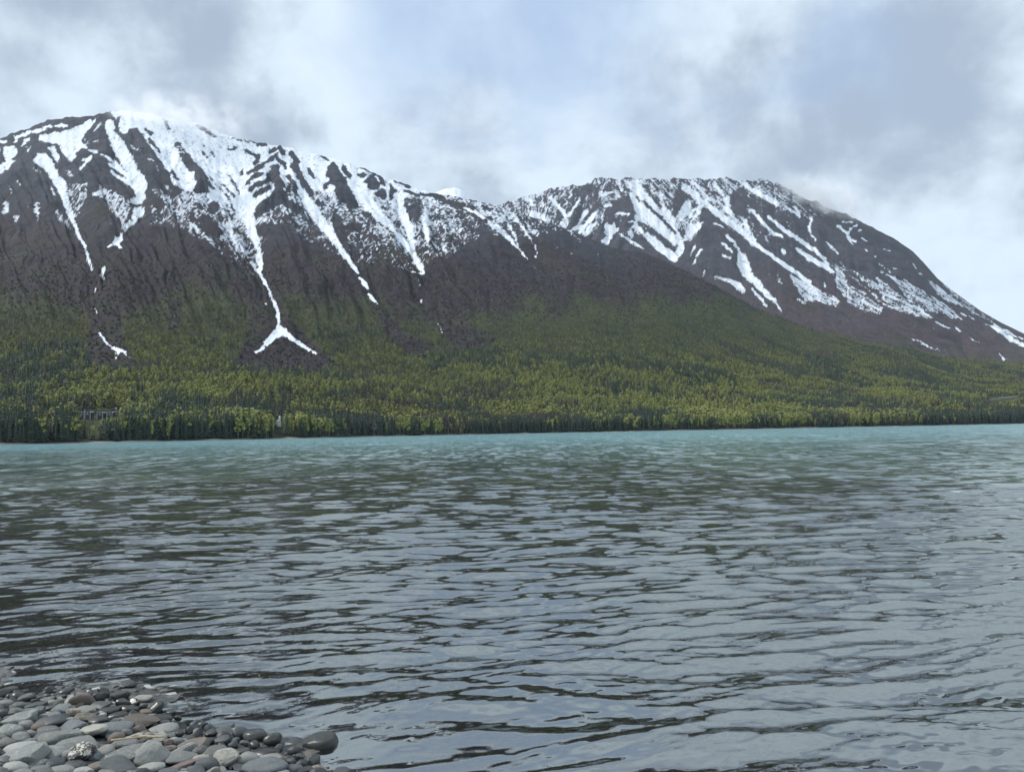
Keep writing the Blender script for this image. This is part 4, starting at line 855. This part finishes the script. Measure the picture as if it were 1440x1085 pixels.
for a_1 in [(9,1044,22,16,'grey','round'),(29,1036,18,14,'grey','round'),(43,1032,12,11,'pale','round'),(43,1042,14,10,'grey','round'),(54,1022,14,12,'brown','round'),(52,1011,22,9,'charcoal','flat'),(68,1017,34,10,'charcoal','flat'),(69,1007,22,9,'pale','flat'),
  (67,1028,26,8,'grey','flat'),(66,1035,28,9,'charcoal','round'),(86,1037,46,15,'grey','block'),(110,1049,52,18,'grey','block'),(29,1051,32,11,'pale','flat'),(31,1063,50,20,'grey','block'),(69,1061,38,11,'grey','flat'),(134,1062,15,14,'blue','angular'),(96,1062,17,16,'grey','round'),
  (47,1073,26,14,'grey','round'),(18,1079,26,17,'pale','round'),(71,1072,28,13,'charcoal','round'),(55,1080,19,9,'blue','round'),(85,1083,27,9,'pale','round'),(104,1076,24,9,'charcoal','flat'),(117,1083,22,9,'pale','flat'),(137,1078,22,15,'brown','round'),(6,1070,18,14,'charcoal','round'),
  (159,1025,38,13,'blue','flat'),(185,1036,24,12,'sand','angular'),(163,1038,17,17,'brown','round'),(150,1057,20,18,'pale','round'),(176,1046,30,10,'grey','flat'),(180,1061,42,20,'grey','block'),(251,1065,38,18,'grey','round'),(257,1053,27,20,'grey','angular'),(155,1068,22,9,'blue','round'),(169,1078,40,13,'blue','block'),
  (282,1066,20,14,'sand','flat'),(244,1040,13,10,'sand','round'),(236,1043,12,10,'brown','block'),(204,1031,12,10,'charcoal','round'),(250,1031,14,11,'charcoal','round'),(238,1051,18,9,'brown','flat'),(192,1063,10,12,'grey','round'),(278,1081,16,10,'pale','round'),
  (304,1057,32,12,'grey','flat'),(338,1055,22,12,'wet','flat'),(348,1066,26,20,'pale','round'),(374,1059,34,10,'wet','flat'),(379,1067,30,10,'grey','round'),(424,1073,15,12,'charcoal','round'),(410,1080,26,9,'charcoal','flat'),(340,1080,20,10,'charcoal','angular'),(309,1081,18,9,'grey','angular'),
  (10,970,22,10,'wet','flat'),(119,998,22,8,'pale','flat'),(155,979,16,7,'wet','round'),(200,981,20,9,'sand','flat'),(137,1012,24,9,'wet','flat'),(152,999,24,9,'wet','flat'),(179,995,24,13,'wet','block'),(50,993,24,10,'charcoal','block'),(25,991,18,12,'charcoal','round'),(6,992,18,15,'pale','round'),(3,1004,14,14,'charcoal','round'),
  (72,995,20,9,'charcoal','flat'),(88,995,22,9,'grey','flat'),(39,1000,20,8,'grey','flat'),(140,992,22,10,'charcoal','block'),(165,1006,24,8,'wet','flat'),(240,1000,12,7,'wet','round'),(205,1000,14,8,'brown','round'),(214,1006,12,8,'grey','round'),(88,1008,18,7,'charcoal','flat'),(148,1021,20,8,'charcoal','flat'),(266,1038,16,7,'wet','flat'),(296,1040,16,9,'wet','round'),(225,1011,26,7,'wet','flat'),(172,1012,16,7,'grey','flat'),
  (330,1075,14,9,'grey','round'),(20,1015,12,8,'grey','round'),(62,1086,24,9,'grey','round'),(155,1086,24,9,'grey','round'),(237,1087,26,9,'blue','round'),(393,1087,26,9,'grey','round'),(30,1090,26,12,'grey','round'),(320,1090,24,10,'blue','round')]:
    P(*a_1)
def rel(cx, cy, me_=None):
    best = sorted(((math.hypot(cx-mx_, (cy-my_)*1.3), mx_, my_, nm_) for mx_, my_, nm_ in marks))[0]; dx, dy = cx-best[1], cy-best[2]
    if abs(dx) > abs(dy)*1.2: d_ = 'right of' if dx > 0 else 'left of'
    else: d_ = 'in front of' if dy > 0 else 'behind'
    return ('just ' if best[0] < 22 else '')+d_+' the '+best[3]
seen = {}
for rec in placed:
    o, cx, cy, wd, ht, tone, shape, label = rec[:8]
    if not label:
        sz = 'large' if wd > 34 else 'mid-sized' if wd > 21 else 'small'; sp = {'round': 'rounded cobble', 'flat': 'flat stone', 'angular': 'angular stone', 'block': 'blocky stone'}[shape]
        label = '%s %s %s %s' % (sz, TONE[tone], sp, rel(cx, cy))
        if label in seen: label += ', the nearer to the water' if cy < seen[label] else ', the nearer to the viewer'
        seen[label] = cy
    tag(o, label, 'stone', 'cobbles on the beach and in the shallows')
# cobbles filling in between
occ = [(r_1[9], r_1[10], r_1[11]*.42) for r_1 in placed]
frng = random.Random(21); nf_ = 0; tries = 0
while nf_ < 190 and tries < 20000:
    tries += 1; x = frng.uniform(-3.9, -.4); y = frng.uniform(2.6, 6.2)
    d = float(shore_d(np.array(x), np.array(y)))
    if d < -.10 or (d < -.02 and frng.random() < .8): continue
    zb = float(bed_z(np.array(x), np.array(y))); qx, qy = proj(x, y, zb)
    if not (-10 < qx < 520 and qy < 1100): continue
    r_1 = frng.uniform(.022, .055)
    if any((x-a)**2+(y-b)**2 < (r_1*.75+c_)**2*.8 for a, b, c_ in occ): continue
    occ.append((x, y, r_1)); shp = frng.choice(['round', 'flat', 'block', 'angular', 'block']); tone = frng.choice(['grey', 'grey', 'blue', 'charcoal', 'pale', 'brown', 'sand', 'charcoal']) if d > .10 else frng.choice(['wet', 'charcoal'])
    o = bpy.data.objects.new('cobble', frng.choice(SM[shp])); C.objects.link(o); o.material_slots[0].link = 'OBJECT'; o.material_slots[0].material = SMAT[tone]
    o.scale = (r_1*2.1, r_1*1.6, r_1*1.3); o.rotation_euler = (frng.uniform(-.25, .25), frng.uniform(-.25, .25), frng.uniform(0, 6.28)); o.location = (x, y, zb-.2*r_1)
    nf_ += 1
    tag(o, 'small %s pebble filling a gap between the larger cobbles' % TONE[tone], 'pebble', 'small %s pebbles between the cobbles' % TONE[tone])
print('stones', len(placed), nf_)
# gravel between and stones under water: nobody could count them
def rubble(name, n_, region, rad, m_, label, seed):
    rg_ = np.random.default_rng(seed); bmx = bmesh.new(); bmesh.ops.create_icosphere(bmx, subdivisions=1, radius=1); bv = np.array([v.co for v in bmx.verts]); bf2 = np.array([[v.index for v in f.verts] for f in bmx.faces]); bmx.free()
    x = rg_.uniform(region[0], region[1], n_*6); y = rg_.uniform(region[2], region[3], n_*6); d = shore_d(x, y); ok = (d > region[4]) & (d < region[5]); x, y = x[ok][:n_], y[ok][:n_]; n_ = len(x)
    r = rad[0]+(rad[1]-rad[0])*rg_.uniform(0, 1, n_)**2.2; r = np.minimum(r, np.maximum(-bed_z(x, y)*.85, .018)) if name != 'gravel' else r; z = bed_z(x, y)+r*.1
    th = rg_.uniform(0, 6.28, n_); V = bv[None]*(1+rg_.normal(0, .10, (n_, len(bv), 1)))*np.stack([r*rg_.uniform(.9, 1.4, n_), r*rg_.uniform(.7, 1, n_), r*rg_.uniform(.4, .7, n_)], -1)[:, None]
    Vx = V[..., 0]*np.cos(th)[:, None]-V[..., 1]*np.sin(th)[:, None]+x[:, None]; Vy = V[..., 0]*np.sin(th)[:, None]+V[..., 1]*np.cos(th)[:, None]+y[:, None]; Vz = V[..., 2]+z[:, None]
    v = np.stack([Vx, Vy, Vz], -1).reshape(-1, 3); f = (bf2[None]+np.arange(n_)[:, None, None]*len(bv)).reshape(-1, 3)
    me_ = bpy.data.meshes.new(name); me_.vertices.add(len(v)); me_.vertices.foreach_set('co', v.astype(np.float32).ravel()); me_.loops.add(f.size); me_.loops.foreach_set('vertex_index', f.astype(np.int32).ravel())
    me_.polygons.add(len(f)); me_.polygons.foreach_set('loop_start', np.arange(0, f.size, 3, dtype=np.int32)); me_.polygons.foreach_set('use_smooth', np.ones(len(f), bool)); me_.update(calc_edges=True)
    a = me_.attributes.new('tone', 'FLOAT', 'POINT'); a.data.foreach_set('value', np.repeat(rg_.uniform(0, 1, n_), len(bv)).astype(np.float32))
    o = link(name, me_, m_); tag(o, label, 'gravel', kind='stuff')
def tone_mat(name, c1, c2, c3, rough):
    m, n = mat(name); t = attr(n, 'tone'); pos = n.new('ShaderNodeNewGeometry').outputs['Position']
    c = n.mix(n.ramp(t, 0, .9), c1, c2); c = n.mix(n.ramp(t, .93, .97), c, c3); c = n.mix(n.ramp(n.noise(pos, 90, 4, .7), .3, .7, 0, .5), c, c1)
    b = n.new('ShaderNodeBsdfPrincipled'); n.put(b.inputs['Base Color'], c); b.inputs['Roughness'].default_value = rough; n.l.new(b.outputs[0], n.new('ShaderNodeOutputMaterial').inputs[0]); return m
rubble('gravel', 2600, (-4.2, .6, 1.6, 6.5, -.04, 3), (.008, .030), tone_mat('beach_gravel', (.05, .054, .056), (.20, .205, .20), (.42, .38, .30), .7), 'small grey gravel lying between the cobbles of the beach', 31)
rubble('submerged_stones', 3600, (-9, 7, .5, 12, -2.2, -.02), (.02, .12), tone_mat('wet_stones', (.022, .024, .022), (.085, .085, .075), (.26, .24, .20), .5), 'dark stones lying on the lake bed under the shallow water', 32)
# driftwood splinters
M_wood = plain('driftwood', (.42, .34, .24), (.30, .23, .15), 30)
def stick(pts, r, label):
    v, f = [], []
    for i, p in enumerate(pts):
        p = Vector(p); d = (Vector(pts[min(i+1, len(pts)-1)])-Vector(pts[max(i-1, 0)])).normalized(); s_ = d.orthogonal().normalized(); t_ = d.cross(s_); rr_1 = r*(1-.6*i/(len(pts)-1))
        for k_ in range(6): a = k_*1.047; v.append(p+s_*math.cos(a)*rr_1+t_*math.sin(a)*rr_1*.6)
    for i in range(len(pts)-1):
        for k_ in range(6): j = (k_+1) % 6; f.append((i*6+k_, i*6+j, i*6+6+j, i*6+6+k_))
    f += [tuple(range(5, -1, -1)), tuple(range(len(pts)*6-6, len(pts)*6))]
    o = link('driftwood', pymesh('driftwood', v, f, True), M_wood); tag(o, label, 'driftwood', 'driftwood splinters')
q = on_bed(156, 1054); stick([(q[0]+.03*i-.0, q[1]+.003*i, q[2]+.05+.002*i) for i in range(7)], .007, 'thin pale wood splinter wedged left of the triangular boulder')
q = on_bed(196, 1050); stick([(q[0]+.03*i, q[1]-.006*i, q[2]+.055+.002*i) for i in range(6)], .011, 'short broad piece of driftwood behind the triangular boulder')
q = on_bed(81, 992); stick([(q[0], q[1], q[2]-.01), (q[0]+.002, q[1], q[2]+.03), (q[0], q[1], q[2]+.065)], .005, 'tiny dark twig standing upright near the water')


# ------------------------------------------------------------------ small things among the trees of the far shore
M_white = plain('white_paint', (.80, .80, .78), (.70, .70, .68)); M_frame = plain('faded_white_frame', (.46, .47, .47), (.36, .37, .37)); M_dark = plain('dark_glass', (.06, .07, .075), rough=.4); M_roof = plain('grey_roof', (.22, .24, .26)); M_board = plain('weathered_board', (.30, .26, .21)); M_steel = plain('galvanised_steel', (.45, .47, .48), rough=.5); M_asph = plain('asphalt', (.11, .11, .11))
def bx(vs, fs, a, b):
    b0 = len(vs); vs += [(x, y, z) for x in (a[0], b[0]) for y in (a[1], b[1]) for z in (a[2], b[2])]; fs += [tuple(b0+i for i in q) for q in ((0, 1, 3, 2), (4, 6, 7, 5), (0, 4, 5, 1), (2, 3, 7, 6), (0, 2, 6, 4), (1, 5, 7, 3))]
def boxes(name, lst, m_, parent=None):
    vs, fs = [], []
    for a, b in lst: bx(vs, fs, a, b)
    return link(name, pymesh(name, vs, fs), m_, parent)
def shed(pa, pb, ytop, label, frame, ybase=590):
    h0 = near_hit((pa+pb)/2, ybase); k_ = h0[1]/FPX; wd = (pb-pa)*k_; top = CAM_H+at_ratio((pa+pb)/2, ytop)[1][0]*h0[1]; ht = top-h0[2]+.3; dz = 3.2*k_*2
    e = empty('shed', (h0[0], h0[1], h0[2]-.3)); w2 = wd/2; t = max(.09*wd, .35)
    boxes('wall', [((-w2+.1, .2, 0), (w2-.1, 5, ht-.5))], M_dark, e)
    boxes('frame', [((-w2, -.1, 0), (-w2+t, .3, ht-.4)), ((w2-t, -.1, 0), (w2, .3, ht-.4)), ((-w2, -.1, ht*.62), (w2, .28, ht*.62+.35)), ((-.18, -.05, ht*.62), (.18, .25, ht-.4))], frame, e)
    v = [(-w2-.2, -.3, ht-.45), (w2+.2, -.3, ht-.45), (w2+.2, 5.2, ht-.45), (-w2-.2, 5.2, ht-.45), (-w2+.5, -.3, ht), (w2-.5, -.3, ht), (w2-.5, 5.2, ht), (-w2+.5, 5.2, ht)]
    r = link('roof', pymesh('roof', v, [(0, 1, 5, 4), (1, 2, 6, 5), (2, 3, 7, 6), (3, 0, 4, 7), (4, 5, 6, 7), (3, 2, 1, 0)]), frame, e)
    boxes('window', [((-w2+t+.1, .1, ht*.62+.5), (-.3, .24, ht-.7)), ], M_dark, e)
    tag(e, label, 'shed', 'white-framed sheds by the lake road')
for a_1 in ((110, 118.5, 578.3, 'white-framed shed with dark openings, leftmost of the row in the trees', M_frame), (119, 127, 578.3, 'white-framed shed standing right beside the leftmost one of the row', M_frame),
            (136, 144.5, 579, 'grey-framed shed in the middle of the row in the trees', M_steel), (150, 158, 578.8, 'low grey shed half hidden behind trees, second from the right of the row', M_steel), (159, 168, 578.2, 'low grey shed half hidden behind trees, rightmost of the row', M_steel)):
    shed(*a_1)
# trestle-like board hut further left
h0 = near_hit(67.5, 591); k_ = h0[1]/FPX; top = CAM_H+at_ratio(67.5, 578.2)[1][0]*h0[1]-h0[2]
e = empty('board_hut', (h0[0], h0[1], h0[2]-.3)); w2 = 4.6*k_
boxes('wall', [((-w2+.2, .2, 0), (w2-.2, 4, top-.2))], M_dark, e)
for z_1 in (top-.55, top*.70): boxes('beam', [((-w2, -.1, z_1), (w2, .18, z_1+.5))], M_board, e)
for x_1 in (-w2, w2-.5): boxes('post', [((x_1, -.16, 0), (x_1+.5, .2, top))], M_board, e)
for s_1 in range(3):
    b0 = -w2+.6+s_1*w2*.55; v = [(b0, -.2, top), (b0+.5, -.2, top), (b0+w2*.8+.5, -.2, top*.68), (b0+w2*.8, -.2, top*.68)]; v += [(x, y+.2, z) for x, y, z in v]
    link('brace', pymesh('brace', v, [(0, 3, 2, 1), (4, 5, 6, 7), (0, 1, 5, 4), (1, 2, 6, 5), (2, 3, 7, 6), (3, 0, 4, 7)]), M_board, e)
tag(e, 'weathered board hut with slanting braces left of the white-framed sheds', 'hut')
# white pointed tower
h0 = near_hit(393.4, 600); k_ = h0[1]/FPX; top = CAM_H+at_ratio(393.4, 583.6)[1][0]*h0[1]-h0[2]
bmt = bmesh.new(); bmesh.ops.create_cone(bmt, cap_ends=True, segments=16, radius1=1.6*k_, radius2=1.6*k_, depth=top*.80, matrix=Matrix.Translation((0, 0, top*.40)))
met = bpy.data.meshes.new('shaft'); bmt.to_mesh(met); bmt.free()
e = empty('tower', h0); link('shaft', met, M_white, e)
bmt = bmesh.new(); bmesh.ops.create_cone(bmt, cap_ends=True, segments=16, radius1=1.75*k_, radius2=.05, depth=top*.2, matrix=Matrix.Translation((0, 0, top*.9+.01)))
met = bpy.data.meshes.new('pointed_roof'); bmt.to_mesh(met); bmt.free(); link('pointed_roof', met, M_white, e)
tag(e, 'slim white tower with a pointed top rising among the shoreline trees', 'tower')
def cabin(px_, ytop, wpx, label, yb=600):
    h0 = near_hit(px_, yb); k_ = h0[1]/FPX; top = CAM_H+at_ratio(px_, ytop)[1][0]*h0[1]-h0[2]; w2 = wpx*k_/2; e = empty('cabin', h0)
    boxes('wall', [((-w2, 0, 0), (w2, 3.4, top-.9))], M_white, e); v = [(-w2-.2, -.2, top-.9), (w2+.2, -.2, top-.9), (0, -.2, top), (-w2-.2, 3.6, top-.9), (w2+.2, 3.6, top-.9), (0, 3.6, top)]
    link('roof', pymesh('roof', v, [(0, 1, 2), (5, 4, 3), (0, 2, 5, 3), (1, 4, 5, 2), (0, 3, 4, 1)]), M_white, e); boxes('door', [((-.35, -.06, 0), (.35, .0, 2.0))], M_dark, e)
    tag(e, label, 'cabin', 'tiny white cabins by the tower')
CABS = ((389.4, 590.2, 2.6, 'tiny white cabin just left of the slim white tower'), (406.2, 591.6, 2.2, 'tiny whitish cabin, nearer of the two right of the tower'), (414.6, 591.6, 2.0, 'tiny white cabin farthest right of the slim white tower'))
for a_1 in CABS: cabin(*a_1)
# power line
tops = []
for px_, yt, lb in ((119, 574.4, 'thin power pole above the leftmost white-framed shed'), (163, 573.2, 'thin power pole with a white cap above the right sheds'), (183, 576.5, 'thin power pole right of all the sheds')):
    h0 = near_hit(px_, 588); top = CAM_H+at_ratio(px_, yt)[1][0]*h0[1]-h0[2]; e = empty('power_pole', (h0[0], h0[1], h0[2]-.3)); boxes('post', [((-.14, -.14, 0), (.14, .14, top))], M_steel, e)
    boxes('crossarm', [((-1, -.22, top-.6), (1, -.145, top-.4))], M_steel, e)
    if px_ == 163: boxes('lamp_head', [((-.5, -.5, top+.01), (.5, .5, top+.55))], M_white, e)
    tops.append(Vector((h0[0], h0[1]-.3, h0[2]+top-.6))); tag(e, lb, 'power pole', 'power poles above the sheds')
for a, b in zip(tops, tops[1:]):
    v, f = [], []
    for i in range(9):
        p = a.lerp(b, i/8); p.z -= 1.0*(1-(i/4-1)**2)
        for k2 in range(3): v.append(p+Vector((0, math.cos(k2*2.1)*.09, math.sin(k2*2.1)*.09)))
    for i in range(8):
        for k2 in range(3): j = (k2+1) % 3; f.append((i*3+k2, i*3+j, i*3+3+j, i*3+3+k2))
    o = link('power_line', pymesh('power_line', v, f), M_steel); tag(o, 'thin wire sagging between the %s power poles' % ('left two' if a is tops[0] else 'right two'), 'wire', 'power wires')
# road cut on the right
rp = [near_hit(x, y) for x, y in ((1392, 563.5), (1405, 562.2), (1420, 560.3), (1432, 558.2), (1445, 556), (1465, 553.5))]
v, f = [], []
for i, p in enumerate(rp): v += [(p[0], p[1], p[2]+2.0), (p[0]+1, p[1]+9, p[2]+2.3), (p[0], p[1]-.5, p[2]-4), (p[0]+1, p[1]+9.5, p[2]-3)]
for i in range(len(rp)-1): a = i*4; f += [(a, a+4, a+5, a+1), (a+2, a+6, a+4, a), (a+1, a+5, a+7, a+3)]
o = link('road', pymesh('road', v, f), plain('road_cut', (.22, .21, .17), (.14, .15, .10), .3)); tag(o, kind='structure')
e = empty('guard_rail', rp[1]); vs, fs = [], []
for i in range(1, 5):
    p = Vector(rp[i])-Vector(rp[1]); q = Vector(rp[i+1])-Vector(rp[1]) if i < 4 else None
    boxes('post', [((p.x-.12, p.y-.2, p.z+3.1), (p.x+.12, p.y+.0, p.z+4.3))], M_steel, e)
    if q: b0 = len(vs); vs += [(p.x, p.y-.3, p.z+3.8), (q.x, q.y-.3, q.z+3.8), (q.x, q.y-.3, q.z+4.3), (p.x, p.y-.3, p.z+4.3), (p.x, p.y-.24, p.z+3.8), (q.x, q.y-.24, q.z+3.8), (q.x, q.y-.24, q.z+4.3), (p.x, p.y-.24, p.z+4.3)]; fs += [(b0, b0+1, b0+2, b0+3), (b0+7, b0+6, b0+5, b0+4), (b0+3, b0+2, b0+6, b0+7), (b0, b0+4, b0+5, b0+1)]
link('rail', pymesh('rail', vs, fs), M_steel, e); tag(e, 'steel guard rail along the road cut at the right edge', 'guard rail')
p = rp[1]; e = empty('sign_post', (p[0]+5, p[1]-.6, p[2])); boxes('post', [((-.35, -.2, 0), (.35, .2, 9))], M_board, e); boxes('sign_board', [((-1.3, -.35, 7), (1.3, -.22, 9.2))], M_board, e); tag(e, 'tan sign on a post beside the road cut', 'sign')
